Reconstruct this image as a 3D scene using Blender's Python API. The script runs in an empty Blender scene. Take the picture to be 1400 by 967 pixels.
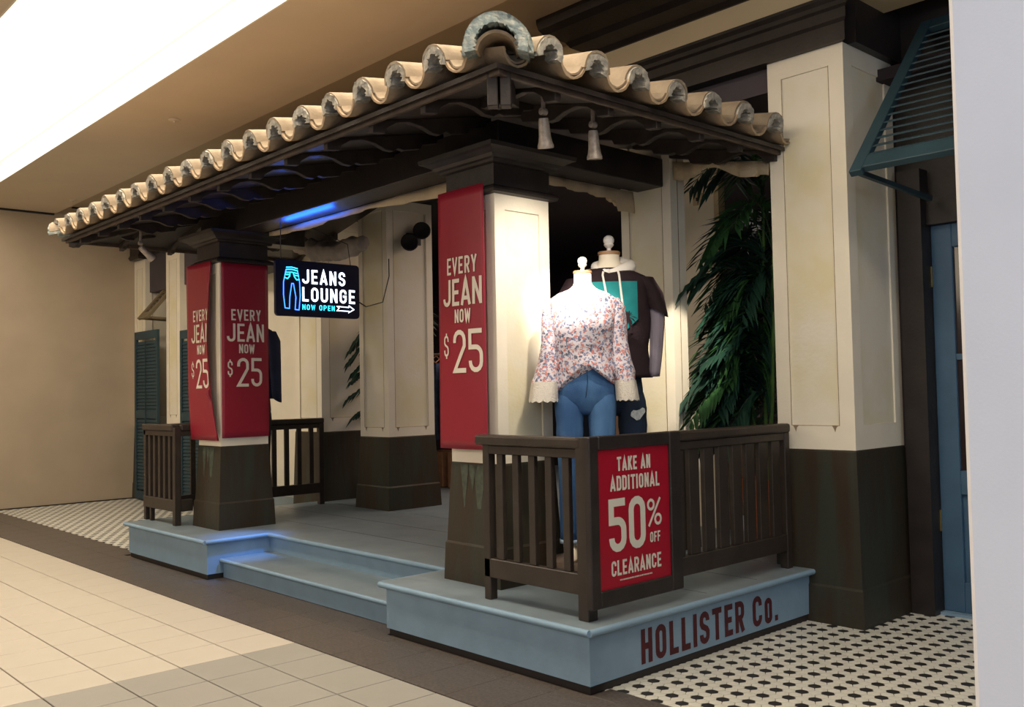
import bpy, bmesh, math, random
from mathutils import Vector, Matrix, noise
random.seed(7)
sc = bpy.context.scene
col = sc.collection
pi = math.pi

# ------------------------------------------------------------------ camera
CAM = Vector((3.3707, -3.4909, 1.551)); F = 1292.0
yw, pt, rl = .8075, .04, -.0207
fw = Vector((-math.sin(yw)*math.cos(pt), math.cos(yw)*math.cos(pt), math.sin(pt)))
rt = fw.cross(Vector((0, 0, 1))).normalized(); up = rt.cross(fw)
R_ = rt*math.cos(rl) + up*math.sin(rl); U_ = -rt*math.sin(rl) + up*math.cos(rl)
cd = bpy.data.cameras.new('camera'); cam = bpy.data.objects.new('camera', cd); col.objects.link(cam)
cam.matrix_world = Matrix(((R_.x, U_.x, -fw.x, CAM.x), (R_.y, U_.y, -fw.y, CAM.y), (R_.z, U_.z, -fw.z, CAM.z), (0, 0, 0, 1)))
cd.sensor_width = 36; cd.lens = F/1400*36; cd.shift_x = -45.8/1400; cd.shift_y = -1.1/1400
cd.clip_start = .05
sc.camera = cam
# ------------------------------------------------------------------ world, lights, exposure
w = bpy.data.worlds.new('World'); sc.world = w; w.use_nodes = True
w.node_tree.nodes['Background'].inputs[0].default_value = (.75, .78, .9, 1)
w.node_tree.nodes['Background'].inputs[1].default_value = .07
vs = sc.view_settings
sc.display_settings.display_device = 'sRGB'
vs.view_transform = 'Standard'; vs.look = 'None'; vs.gamma = 1; vs.exposure = 0.0; vs.use_curve_mapping = False

def light(kind, name, loc, target, energy, color, size=1., size_y=None, spot=60, blend=.5):
    l = bpy.data.lights.new(name, kind); o = bpy.data.objects.new(name, l); col.objects.link(o)
    o.location = loc; d = Vector(target)-Vector(loc)
    o.rotation_euler = d.to_track_quat('-Z', 'Y').to_euler()
    l.energy = energy; l.color = color
    if kind == 'AREA':
        l.shape = 'RECTANGLE'; l.size = size; l.size_y = size_y or size
    elif kind == 'SPOT':
        l.spot_size = math.radians(spot); l.spot_blend = blend; l.shadow_soft_size = size
    else: l.shadow_soft_size = size
    return o
# mall daylight / general mall lighting from the concourse behind the camera and from its right
light('AREA', 'mall_light_warm', (-4.5, -8.5, 4.0), (-4.5, 0, 1.0), 240, (1, .82, .60), 9, 2)
light('AREA', 'mall_light_cool', (6.5, -3.0, 3.2), (0, 1.5, .8), 105, (.52, .72, 1), 3, 3)
light('AREA', 'cove_light', (-3.5, -.92, 4.62), (-3.5, -.92, 0), 330, (1, .86, .67), 13, 1.2)
light('AREA', 'mall_light_near', (4.5, -6.5, 3.4), (3, -1.5, 1.6), 72, (.84, .88, 1), 2, 2)

# ------------------------------------------------------------------ materials
MATS = {}
def mat(name, c, rough=.6, var=.0, scale=8., bump=0., bscale=60., metal=0., c2=None, emit=None, spec=.4, stretch=(1, 1, 1), detail=4):
    if name in MATS: return MATS[name]
    m = bpy.data.materials.new(name); m.use_nodes = True; nt = m.node_tree; n = nt.nodes; L = nt.links
    b = n['Principled BSDF']; b.inputs['Base Color'].default_value = (*c, 1); b.inputs['Roughness'].default_value = rough
    b.inputs['Metallic'].default_value = metal; b.inputs['Specular IOR Level'].default_value = spec
    tc = n.new('ShaderNodeTexCoord')
    if var > 0 or c2:
        mp = n.new('ShaderNodeMapping'); mp.inputs['Scale'].default_value = stretch
        nz = n.new('ShaderNodeTexNoise'); nz.inputs['Scale'].default_value = scale; nz.inputs['Detail'].default_value = detail
        L.new(tc.outputs['Object'], mp.inputs[0]); L.new(mp.outputs[0], nz.inputs[0])
        r = n.new('ShaderNodeValToRGB'); L.new(nz.outputs[0], r.inputs[0])
        e = r.color_ramp.elements
        if c2: e[0].color = (*c, 1); e[1].color = (*c2, 1); e[0].position = .42; e[1].position = .66
        else:
            e[0].color = (*[x*(1-var) for x in c], 1); e[1].color = (*[min(1, x*(1+var)) for x in c], 1); e[0].position = .3; e[1].position = .7
        L.new(r.outputs[0], b.inputs['Base Color'])
    if bump > 0:
        nz2 = n.new('ShaderNodeTexNoise'); nz2.inputs['Scale'].default_value = bscale
        L.new(tc.outputs['Object'], nz2.inputs[0])
        bp = n.new('ShaderNodeBump'); bp.inputs['Strength'].default_value = bump; bp.inputs['Distance'].default_value = .01
        L.new(nz2.outputs[0], bp.inputs['Height']); L.new(bp.outputs[0], b.inputs['Normal'])
    if emit:
        b.inputs['Emission Color'].default_value = (*emit[0], 1); b.inputs['Emission Strength'].default_value = emit[1]
    MATS[name] = m
    return m
M = dict(
 wall=mat('tan_plaster', (.43, .345, .25), .8, .05, 2, .1, 200),
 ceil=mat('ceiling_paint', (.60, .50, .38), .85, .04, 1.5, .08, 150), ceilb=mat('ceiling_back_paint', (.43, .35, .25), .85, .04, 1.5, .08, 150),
 cove=mat('cove_white', (.74, .70, .62), .8),
 glow=mat('cove_luminous', (1, 1, 1), .8, emit=((1, .88, .70), 2.3)),
 tile_l=mat('cream_tile', (.57, .52, .44), .35, .05, 3, .05, 40),
 tile_g=mat('grey_tile', (.35, .335, .30), .35, .06, 3, .05, 40),
 grout=mat('grout', (.22, .17, .12), .9),
 granite=mat('granite', (.092, .076, .066), .38, .35, 60, .05, 80),
 hexw=mat('hex_white', (.68, .67, .60), .4, .06, 9),
 hexb=mat('hex_black', (.028, .026, .026), .4, .3, 30),
 hexg=mat('hex_grout', (.27, .26, .23), .9),
 plat=mat('blue_grey_paint', (.22, .335, .45), .5, .07, 5, .12, 30),
 platf=mat('porch_floor_paint', (.19, .24, .275), .38, .16, 3, .1, 25),
 kick=mat('kick_black', (.025, .02, .02), .5),
 cream=mat('cream_paint', (.78, .72, .60), .65, .04, 4, .12, 60),
 panel=mat('aged_panel', (.75, .70, .59), .7, bump=.15, bscale=40, c2=(.70, .63, .42), scale=2.2),
 dark=mat('dark_brown_paint', (.022, .017, .016), .45, .3, 6, .15, 40),
 dado=mat('dado_verdigris', (.036, .025, .015), .5, bump=.15, bscale=40, c2=(.034, .040, .030), scale=5, stretch=(1.6, 1.6, .22)),
 rail=mat('rail_brown', (.034, .025, .020), .42, .2, 8, .12, 50),
 fascia=mat('fascia_wood', (.075, .052, .038), .6, .35, 9, .2, 50), wood=mat('eave_wood', (.030, .022, .019), .6, .35, 9, .2, 50, stretch=(1, 1, 1)),
 tclay=mat('clay_tile', (.275, .215, .150), .8, .2, 7, .35, 45, c2=None),
 tclay2=mat('clay_tile_under', (.36, .26, .165), .8, .2, 9, .3, 50),
 mortar=mat('mortar', (.27, .26, .235), .95, bump=.6, bscale=45, c2=(.50, .46, .38), scale=30),
 mortarb=mat('mortar_hip', (.20, .25, .25), .95, bump=1, bscale=40, c2=(.40, .41, .37), scale=25),
 red=mat('banner_red', (.27, .012, .030), .42, .05, 3),
 stain=mat('brown_stain', (.27, .20, .125), .8, .3, 30), verd=mat('verdigris', (.060, .075, .055), .6, .3, 25),
 redd=mat('poster_red', (.33, .003, .020), .4),
 ink=mat('print_cream', (.76, .69, .60), .6),
 inkw=mat('poster_white', (.62, .62, .56), .6),
 maroon=mat('letter_maroon', (.075, .010, .016), .55, .2, 40),
 canvas=mat('canvas', (.50, .40, .27), .9, .15, 6, .3, 80),
 canvas2=mat('canvas_grey', (.33, .29, .26), .9, .2, 8, .4, 50),
 white=mat('mall_white', (.82, .82, .85), .8, .02, 5, .06, 160),
 door=mat('door_blue', (.055, .115, .19), .45, .1, 5, .1, 40),
 awnt=mat('awning_tan', (.16, .125, .075), .6), shut=mat('shutter_green', (.022, .050, .066), .5, .15, 5, .1, 40),
 glass=mat('door_glass', (.03, .02, .02), .12, spec=.6),
 black=mat('black', (.012, .011, .012), .5),
 metal=mat('aged_lamp_metal', (.36, .31, .27), .5, .3, 30, .2, 60, metal=.4),
 brass=mat('brass', (.55, .40, .15), .35, metal=.8),
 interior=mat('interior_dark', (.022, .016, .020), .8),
 brownpan=mat('interior_brown', (.16, .10, .065), .7, .1, 4),
 lamp_on=mat('lamp_bulb', (1, 1, 1), .5, emit=((1, .93, .8), 12)),
 signb=mat('sign_board', (.004, .006, .030), .35),
 nw=mat('neon_white', (1, 1, 1), .5, emit=((.78, .88, 1), 3.2)),
 nwc=mat('neon_centre', (.45, .5, .6), .5, emit=((.5, .6, .8), .55)),
 nc=mat('neon_cyan', (.1, .9, 1), .5, emit=((.03, .62, 1), 3.0)),
 nb=mat('neon_blue', (.1, .3, 1), .5, emit=((.04, .22, 1), 3.0)),
 torso=mat('mannequin_linen', (.80, .72, .58), .7, bump=.1),
 capw=mat('mannequin_cap_wood', (.34, .19, .09), .45, .2, 12),
 finial=mat('finial_white', (.85, .83, .80), .4),
 jeans=mat('denim_blue', (.032, .095, .24), .85, bump=.3, bscale=250, c2=(.075, .185, .38), scale=5, stretch=(1, 1, .5)),
 jeansd=mat('denim_dark', (.010, .022, .050), .85, .3, 6, .3, 200),
 fray=mat('frayed_denim', (.55, .60, .62), .9, .2, 60, .3, 90),
 hem=mat('denim_hem', (.30, .40, .52), .9, bump=.2),
 tee=mat('tee_maroon', (.018, .007, .011), .85, .2, 5, .25, 120),
 sleeve=mat('grey_knit', (.24, .21, .26), .9, .15, 8, .3, 90, stretch=(4, 4, .5)),
 hood=mat('hood_white', (.82, .78, .72), .9, bump=.2),
 lace=mat('lace', (.62, .58, .52), .9, bump=.6, bscale=120),
 navy=mat('navy_jacket', (.020, .026, .065), .85, .2, 6, .2, 120),
 skin=mat('pedestal', (.10, .07, .05), .5),
 terra=mat('terracotta', (.42, .11, .035), .6, .2, 9, .1, 60),
 soil=mat('soil', (.02, .014, .01), .95, bump=.5),
 leaf=mat('palm_leaf', (.022, .075, .022), .5, .5, 3),
 leafd=mat('palm_leaf_dark', (.012, .045, .030), .5, .4, 3),
 stem=mat('palm_stem', (.08, .17, .04), .5, .3, 10),
 cloth1=mat('hanging_denim', (.04, .06, .12), .9, .4, 14, .3, 100),
 cloth2=mat('hanging_tan', (.35, .18, .10), .9, .2, 14),
 bright=mat('shop_white_goods', (.75, .72, .72), .8, c2=(.75, .35, .33), scale=9),
 beige=mat('fascia_beige', (.60, .48, .30), .75, .04, 3, .06, 100),
 purple=mat('shop_fascia_dusk', (.060, .050, .060), .7, .1, 4),
 orange=mat('glimpse_orange', (.30, .07, .03), .5, c2=(.55, .20, .04), scale=14),
)
# teal print: a palm-like dark shape rising from below
def teal_mat():
    m = mat('teal_print', (.004, .17, .19), .85, c2=(.02, .27, .27), scale=3)
    return m
M['teal'] = teal_mat()
def floral():
    m = bpy.data.materials.new('floral_blouse'); m.use_nodes = True; nt = m.node_tree; n = nt.nodes; L = nt.links
    b = n['Principled BSDF']; b.inputs['Roughness'].default_value = .85
    tc = n.new('ShaderNodeTexCoord'); base = None
    cur = None
    def layer(prev, scale, thr, c, off):
        mp = n.new('ShaderNodeMapping'); mp.inputs['Location'].default_value = off; L.new(tc.outputs['Object'], mp.inputs[0])
        nz = n.new('ShaderNodeTexNoise'); nz.inputs['Scale'].default_value = 28; L.new(mp.outputs[0], nz.inputs[0])
        ad = n.new('ShaderNodeMixRGB'); ad.inputs[0].default_value = .05; L.new(mp.outputs[0], ad.inputs[1]); L.new(nz.outputs[1], ad.inputs[2])
        v = n.new('ShaderNodeTexVoronoi'); v.inputs['Scale'].default_value = scale; L.new(ad.outputs[0], v.inputs[0])
        lt = n.new('ShaderNodeMath'); lt.operation = 'LESS_THAN'; lt.inputs[1].default_value = thr; L.new(v.outputs['Distance'], lt.inputs[0])
        mx = n.new('ShaderNodeMixRGB'); L.new(lt.outputs[0], mx.inputs[0])
        if prev is None: mx.inputs[1].default_value = (.62, .58, .64, 1)
        else: L.new(prev, mx.inputs[1])
        mx.inputs[2].default_value = (*c, 1)
        return mx.outputs[0]
    cur = layer(None, 46, .42, (.20, .22, .36), (0, 0, 0))
    cur = layer(cur, 33, .32, (.10, .12, .18), (.3, .2, .1))
    cur = layer(cur, 32, .33, (.52, .20, .18), (.7, .4, .9))
    cur = layer(cur, 50, .30, (.60, .42, .40), (.1, .9, .4))
    L.new(cur, b.inputs['Base Color'])
    return m
M['floral'] = floral()

# ------------------------------------------------------------------ mesh helpers
class MB:
    def __init__(s): s.v = []; s.f = []
    def box(s, x0, x1, y0, y1, z0, z1):
        i = len(s.v)
        s.v += [(x0, y0, z0), (x1, y0, z0), (x1, y1, z0), (x0, y1, z0), (x0, y0, z1), (x1, y0, z1), (x1, y1, z1), (x0, y1, z1)]
        s.f += [tuple(i+k for k in q) for q in ((0, 3, 2, 1), (4, 5, 6, 7), (0, 1, 5, 4), (1, 2, 6, 5), (2, 3, 7, 6), (3, 0, 4, 7))]
        return s
    def obox(s, p, q, wx, wz, upv=(0, 0, 1)):
        p = Vector(p); q = Vector(q); d = (q-p).normalized(); u = Vector(upv); r = d.cross(u).normalized(); u = r.cross(d)
        i = len(s.v)
        for c in (p, q):
            for a, b in ((-1, -1), (1, -1), (1, 1), (-1, 1)): s.v.append(tuple(c + r*a*wx/2 + u*b*wz/2))
        s.f += [tuple(i+k for k in t) for t in ((0, 1, 2, 3), (7, 6, 5, 4), (0, 4, 5, 1), (1, 5, 6, 2), (2, 6, 7, 3), (3, 7, 4, 0))]
        return s
    def prism(s, poly, fn0, fn1):
        i = len(s.v); n = len(poly)
        s.v += [tuple(fn0(*p)) for p in poly] + [tuple(fn1(*p)) for p in poly]
        s.f += [tuple(range(i, i+n))[::-1], tuple(range(i+n, i+2*n))]
        for k in range(n): s.f.append((i+k, i+(k+1) % n, i+n+(k+1) % n, i+n+k))
        return s
    def loft(s, rings, caps=True, closed=True):
        i = len(s.v); n = len(rings[0])
        for r in rings: s.v += [tuple(p) for p in r]
        for a in range(len(rings)-1):
            for k in range(n if closed else n-1):
                k2 = (k+1) % n
                s.f.append((i+a*n+k, i+a*n+k2, i+(a+1)*n+k2, i+(a+1)*n+k))
        if caps and closed:
            s.f.append(tuple(range(i, i+n))[::-1]); s.f.append(tuple(range(i+(len(rings)-1)*n, i+len(rings)*n)))
        return s
    def lathe(s, prof, c=(0, 0, 0), n=24, axis=(0, 0, 1)):
        ax = Vector(axis).normalized(); t = Vector((1, 0, 0)) if abs(ax.x) < .9 else Vector((0, 1, 0)); a = ax.cross(t).normalized(); b = ax.cross(a)
        rings = [[Vector(c)+ax*z+(a*math.cos(2*pi*k/n)+b*math.sin(2*pi*k/n))*max(r, 1e-4) for k in range(n)] for r, z in prof]
        return s.loft(rings)
    def tube(s, pts, r, n=8, taper=None, caps=True):
        pts = [Vector(p) for p in pts]; rings = []; prev = None
        for k, p in enumerate(pts):
            d = (pts[min(k+1, len(pts)-1)]-pts[max(k-1, 0)]).normalized()
            if prev is None:
                t = Vector((0, 0, 1)) if abs(d.z) < .9 else Vector((1, 0, 0)); a = d.cross(t).normalized()
            else: a = (prev - d*prev.dot(d)).normalized()
            prev = a; b = d.cross(a); rr = r if taper is None else r*taper[k]
            rings.append([p+(a*math.cos(2*pi*j/n)+b*math.sin(2*pi*j/n))*rr for j in range(n)])
        return s.loft(rings, caps)
    def quads(s, grid):
        i = len(s.v); n = len(grid[0])
        for r in grid: s.v += [tuple(p) for p in r]
        for a in range(len(grid)-1):
            for k in range(n-1): s.f.append((i+a*n+k, i+a*n+k+1, i+(a+1)*n+k+1, i+(a+1)*n+k))
        return s
    def build(s, name, m, parent=None, bevel=0, smooth=False, seg=1, clean=False, thick=0, label=None):
        off = Vector((0, 0, 0))
        inv = parent.matrix_world.inverted() if parent is not None else None
        me = bpy.data.meshes.new(name)
        vv = s.v
        if inv is not None and not getattr(s, 'local', False): vv = [tuple(inv @ Vector(p)) for p in s.v]
        me.from_pydata(vv, [], s.f)
        bm = bmesh.new(); bm.from_mesh(me)
        if clean: bmesh.ops.dissolve_degenerate(bm, dist=1e-5, edges=bm.edges)
        if not getattr(s, 'keepn', False): bmesh.ops.recalc_face_normals(bm, faces=bm.faces)
        if bevel:
            es = [e for e in bm.edges if len(e.link_faces) == 2 and e.calc_face_angle(0) > .5]
            bmesh.ops.bevel(bm, geom=es, offset=bevel, segments=seg, affect='EDGES', profile=.5)
        if thick:
            bmesh.ops.solidify(bm, geom=bm.faces, thickness=thick)
        bm.to_mesh(me); bm.free()
        if smooth:
            for p in me.polygons: p.use_smooth = True
            if smooth != 2: 
                try: me.set_sharp_from_angle(angle=math.radians(40))
                except Exception: pass
        me.materials.append(m if not isinstance(m, str) else M[m])
        o = bpy.data.objects.new(name, me); col.objects.link(o)
        if parent is not None: o.parent = parent
        if label: o['label'] = label
        return o
def BX(*a): return MB().box(*a)
def tag(o, label, cat, group=None, kind=None):
    o['label'] = label; o['category'] = cat
    if group: o['group'] = group
    if kind: o['kind'] = kind
    return o
def thing(name, label, cat, loc=(0, 0, 0), rz=0, group=None):
    o = bpy.data.objects.new(name, None); col.objects.link(o); o.location = loc; o.rotation_euler = (0, 0, rz)
    o.matrix_world = Matrix.Translation(loc) @ Matrix.Rotation(rz, 4, 'Z')
    o.empty_display_size = .1
    return tag(o, label, cat, group)
def struct(o, label=None):
    o['kind'] = 'structure'
    if label: o['label'] = label
    return o
def inst(src, parent, loc=(0, 0, 0), rot=(0, 0, 0), name=None):
    o = src.copy(); col.objects.link(o); o.parent = parent
    o.location = loc; o.rotation_euler = rot
    return o

# ------------------------------------------------------------------ stroke lettering
def earc(cx, cy, rx, ry, a0, a1, n=7):
    return [(cx+rx*math.cos(math.radians(a0+(a1-a0)*k/n)), cy+ry*math.sin(math.radians(a0+(a1-a0)*k/n))) for k in range(n+1)]
WID = {'I': .36, 'W': 1.35, '.': .34, ' ': .5, 'M': 1.25, 'L': .86, 'E': .88, 'F': .86, 'o': .82, 'A': 1.08}
def glyph(ch, w, h, s):
    L = s/2; R = w-s/2; B = s/2; T = h-s/2; m = h/2; c = w/2; r = (R-L)/2
    if ch == 'A': return [[(L*.7, 0), (c, h-s*.2), (w-L*.7, 0)], [(L+.2*w*.6, h*.26), (R-.2*w*.6, h*.26)]]
    if ch == 'C': return [[(R, h*.66)]+earc(c, T-r, r, r, 0, 180)+earc(c, B+r, r, r, 180, 360)+[(R, h*.34)]]
    if ch == 'D': return [[(R, B+r)]+earc(R-r, B+r, r, r, 0, -90)+[(L, B), (L, T)]+earc(R-r, T-r, r, r, 90, 0)+[(R, B+r)]]
    if ch == 'E': return [[(w, T), (L, T), (L, B), (w, B)], [(L, m), (w*.9, m)]]
    if ch == 'F': return [[(w, T), (L, T), (L, 0)], [(L, m), (w*.88, m)]]
    if ch == 'G': return [[(R, h*.68)]+earc(c, T-r, r, r, 0, 180)+earc(c, B+r, r, r, 180, 360)+[(R, m), (c, m)]]
    if ch == 'H': return [[(L, 0), (L, h)], [(R, 0), (R, h)], [(L, m), (R, m)]]
    if ch == 'I': return [[(c, 0), (c, h)]]
    if ch == 'J': return [[(R, h)]+earc(c, B+r, r, r, 0, -180)+[(L, h*.3)]]
    if ch == 'K': return [[(L, 0), (L, h)], [(R+s*.2, h), (L+s*.3, h*.42)], [(L+w*.22, h*.52), (R+s*.2, 0)]]
    if ch == 'L': return [[(L, h), (L, B), (w, B)]]
    if ch == 'N': return [[(L, 0), (L, h)], [(L, h-s*.3), (R, s*.3)], [(R, 0), (R, h)]]
    if ch == 'M': return [[(L, 0), (L, h)], [(L, h), (c, h*.3), (R, h)], [(R, 0), (R, h)]]
    if ch in 'O0': return [[(R, m)]+earc(c, T-r, r, r, 0, 180)+earc(c, B+r, r, r, 180, 360)+[(R, m)]]
    if ch == 'o': return [[(x, y*.82) for x, y in [(R, m)]+earc(c, T-r, r, r, 0, 180)+earc(c, B+r, r, r, 180, 360)+[(R, m)]]]
    if ch == 'P' or ch == 'R':
        y = h*.46; q = min(r, (T-y)/2)
        o = [[(L, 0), (L, h)], [(L, T)]+earc(R-q, T-q, q, q, 90, 0)+earc(R-q, y+q, q, q, 0, -90)+[(L, y)]]
        if ch == 'R': o.append([(c, y), (R+s*.1, 0)])
        return o
    if ch in 'S$':
        p = [(R, h*.70)]+earc(c, T-r, r, r, 0, 180)+[(L, h*.64), (L+r*.35, h*.55), (R-r*.35, h*.45), (R, h*.36)]+earc(c, B+r, r, r, 0, -180)+[(L, h*.30)]
        if ch == '$': return [p, [(c, h-s), (c, h*1.1)], [(c, s), (c, -h*.1)]]
        return [p]
    if ch == 'T': return [[(0, T), (w, T)], [(c, 0), (c, T)]]
    if ch == 'U': return [[(L, h)]+earc(c, B+r, r, r, 180, 360)+[(R, h)]]
    if ch == 'V': return [[(L*.6, h), (c, s*.2), (w-L*.6, h)]]
    if ch == 'W': return [[(L*.8, h), (w*.28, s*.2), (c, h*.85), (w*.72, s*.2), (w-L*.8, h)]]
    if ch == 'Y': return [[(L*.8, h), (c, h*.45)], [(w-L*.8, h), (c, h*.45)], [(c, h*.5), (c, 0)]]
    if ch == '2': return [[(L, h*.70)]+earc(c, T-r, r, r, 180, 0)+[(R, h*.62), (L, B), (w, B)]]
    if ch == '5': return [[(w*.95, T), (L, T), (L, h*.58-s/2)], [(L, h*.58), (c, h*.58)]+earc(c, h*.58-r, r, r, 90, 0)+earc(c, B+r, r, r, 0, -180)+[(L, h*.27)]]
    if ch == '%':
        q = w*.20; k = h*.17
        return [[(q+L+q*math.cos(a*pi/6), T-k+k*math.sin(a*pi/6)) for a in range(13)], [(R-q+q*math.cos(a*pi/6), B+k+k*math.sin(a*pi/6)) for a in range(13)], [(R-q*.2, h), (L+q*.2, 0)]]
    if ch == '.': return [[(0, s*.5), (s, s*.5)]]
    if ch == 'Q': return [[(L, m), (R, m)]]
    return []
EP = [0.0]
def strip(b, pl, s, mp, sub=.03):
    EP[0] = (EP[0]+.00035) % .0014
    # polyline -> ribbon of width s mapped through mp(u,v)
    P = [Vector(pl[0])]
    for q in pl[1:]:
        q = Vector(q)
        if (q-P[-1]).length > 1e-6: P.append(q)
    Q = [P[0]]
    for a, c in zip(P, P[1:]):
        k = max(1, int((c-a).length/sub))
        for j in range(1, k+1): Q.append(a.lerp(c, j/k))
    closed = (Q[0]-Q[-1]).length < 1e-5
    A = []; Bb = []
    n = len(Q)
    for i, p in enumerate(Q):
        d0 = (Q[i]-Q[i-1]).normalized() if i > 0 else ((Q[-1]-Q[-2]).normalized() if closed else None)
        d1 = (Q[i+1]-Q[i]).normalized() if i < n-1 else ((Q[1]-Q[0]).normalized() if closed else None)
        if d0 is None: d0 = d1
        if d1 is None: d1 = d0
        n0 = Vector((-d0.y, d0.x)); n1 = Vector((-d1.y, d1.x)); mm = n0+n1
        if mm.length < .3: mm = n0
        mm.normalize(); k = 1/max(.45, mm.dot(n0))
        A.append(p+mm*k*s/2); Bb.append(p-mm*k*s/2)
    b.quads([[mp(*x) for x in A], [mp(*x) for x in Bb]])
def text_w(t, lw, gap): return sum(WID.get(c, 1)*lw+gap for c in t)-gap
def text(b, t, u0, v0, h, total, s, mp, gap=.28, sub=.03, align='l'):
    # letters fill the width 'total' ; gap is relative to the letter width
    un = sum(WID.get(c, 1) for c in t)+gap*(len(t)-1); lw = total/un; u = u0
    for c in t:
        ww = WID.get(c, 1)*lw
        for pl in glyph(c, ww, h, s): strip(b, [(u+x, v0+y) for x, y in pl], s, mp, sub)
        u += ww+gap*lw
H = .34
exec_late = []
# ================================================================== SETTING
# --- concourse floor
fl = struct(BX(-12.2, 7, -9, 7.5, -.10, -.012).build('floor', M['grout']))
P = .365; g = .004
tl = BX(g, P-g, g, P-g, -.02, 0).build('floor_tile', M['tile_l'], fl, bevel=.0015)
tg = BX(g, P-g, g, P-g, -.02, 0).build('floor_tile', M['tile_g'], fl, bevel=.0015)
first = {0: True, 1: True}
rest = [MB(), MB()]
for j in range(-7, 26):
    for i in range(-27, 24):
        x = -2.085+i*P; y = -.5-(j+1)*P
        if y > -.5 or x < -11.9: continue
        gq = 1 if (i >= 0 and i < 9) else 0
        if j < 6 and -26 <= i < 8:
            s = (tl, tg)[gq]
            if first[gq]: s.location = (x, y, 0); first[gq] = False
            else: inst(s, fl, (x, y, 0))
        else: rest[gq].box(x+g, x+P-g, y+g, y+P-g, -.02, 0)
for k, m in ((0, 'tile_l'), (1, 'tile_g')):
    rest[k].build('distant_tiles', M[m], fl)['kind'] = 'stuff'
# granite border
grs = []
for r, (ya, yb) in enumerate(((-.5, -.12), (-.12, .148))):
    src = BX(.0015, P-.0015, ya+.0015, yb-.0015, -.02, .003).build('granite_tile', M['granite'], fl, bevel=.001)
    f0 = True
    for i in range(-32, 12):
        x = -.195+i*P
        if r == 1 and x+P > -6.27 and x < 0:
            if x+P > -6.2 and x < -.05: grs.append(x); continue
            continue
        if f0: src.location = (x, 0, 0); f0 = False
        else: inst(src, fl, (x, 0, 0))
src = BX(.0015, P-.0015, -.12+.0015, -.002, -.02, .003).build('granite_tile', M['granite'], fl, bevel=.001)
for k, x in enumerate(grs):
    if k == 0: src.location = (x, 0, 0)
    else: inst(src, fl, (x, 0, 0))
for x in (-6.27-.1, -.195+P*.0-.0): pass
BX(.002, .17, -.0005, .148, -.02, .003).build('granite_tile', M['granite'], fl, bevel=.001)
BX(-4.49, -1.81, .0, .146, -.02, .002).build('granite_tile', M['granite'], fl)
# hexagon mosaic
hx = struct(MB().box(-11.9, -6.0, .15, 3.0, -.03, -.004).box(-.3, 5.0, .15, 3.6, -.03, -.004).build('trim_1', M['hexg']), 'mosaic bed of small hexagon tiles')
py_, px_ = .061, .0555
def hexpts(cx, cy, k=.93):
    ry = py_/2*k; a = px_*2/3*k
    return [(cx-a, cy), (cx-a/2, cy+ry), (cx+a/2, cy+ry), (cx+a, cy), (cx+a/2, cy-ry), (cx-a/2, cy-ry)]
def hexq(b, cx, cy):
    p = hexpts(cx, cy, .94)
    # vertices lie along +-x
    return b.prism(p, lambda x, y: (x, y, -.02), lambda x, y: (x, y, .001))
hs = []
for j in range(-110, 60):
    x = .073+j*px_
    inside_r = x > -.02
    for k in range(-1, 60):
        y = .163+(k-1)*py_+((j % 2)*py_/2)
        if y < .11: continue
        if inside_r:
            if x > 3.2 or y > 3.1: continue
            if y > 2.1 and x < .40: continue
            if y > 2.78 and x < .8: pass
        else: continue
        blk = (j % 2 == 0) and ((k + (1 if (j//2) % 2 else 0)) % 2 == 1)
        hs.append((x, y, blk))
for j in range(-216, -112):
    x = .073+j*px_
    for k in range(0, 46):
        y = .163+k*py_+((j % 2)*py_/2)
        if x < -11.85 or x > -6.3 or y > 2.75: continue
        blk = (j % 2 == 0) and ((k + (1 if (j//2) % 2 else 0)) % 2 == 0)
        hs.append((x, y, blk))
def inframe(x, y, z=0):
    q = Vector((x, y, z))-CAM; d = q.dot(fw)
    if d <= .1: return None
    u = 745.8+F*q.dot(R_)/d; v = 482.4-F*q.dot(U_)/d
    return (d, u, v) if (0 < u < 1335 and 0 < v < 975) else None
cand = []
for h in hs:
    r = inframe(h[0], h[1])
    cand.append((r[0] if r else 1e9, h))
cand.sort(key=lambda t: t[0])
near, far_ = cand[:300], cand[300:]
hw = MB(); hexq(hw, 0, 0); hw = hw.build('hexagon_tile', M['hexw'], hx); hb = MB(); hexq(hb, 0, 0); hb = hb.build('hexagon_tile', M['hexb'], hx, label='black hexagon tile')
f0 = [True, True]
for d, (x, y, bk) in near:
    s = hb if bk else hw
    if f0[bk]: s.location = (x, y, 0); f0[bk] = False
    else: inst(s, hx, (x, y, 0))
bw, bb = MB(), MB()
for d, (x, y, bk) in far_: hexq(bb if bk else bw, x, y)
bw.build('hexagon_tiles', M['hexw'], hx)['kind'] = 'stuff'
bb.build('hexagon_tiles', M['hexb'], hx)['kind'] = 'stuff'

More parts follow.
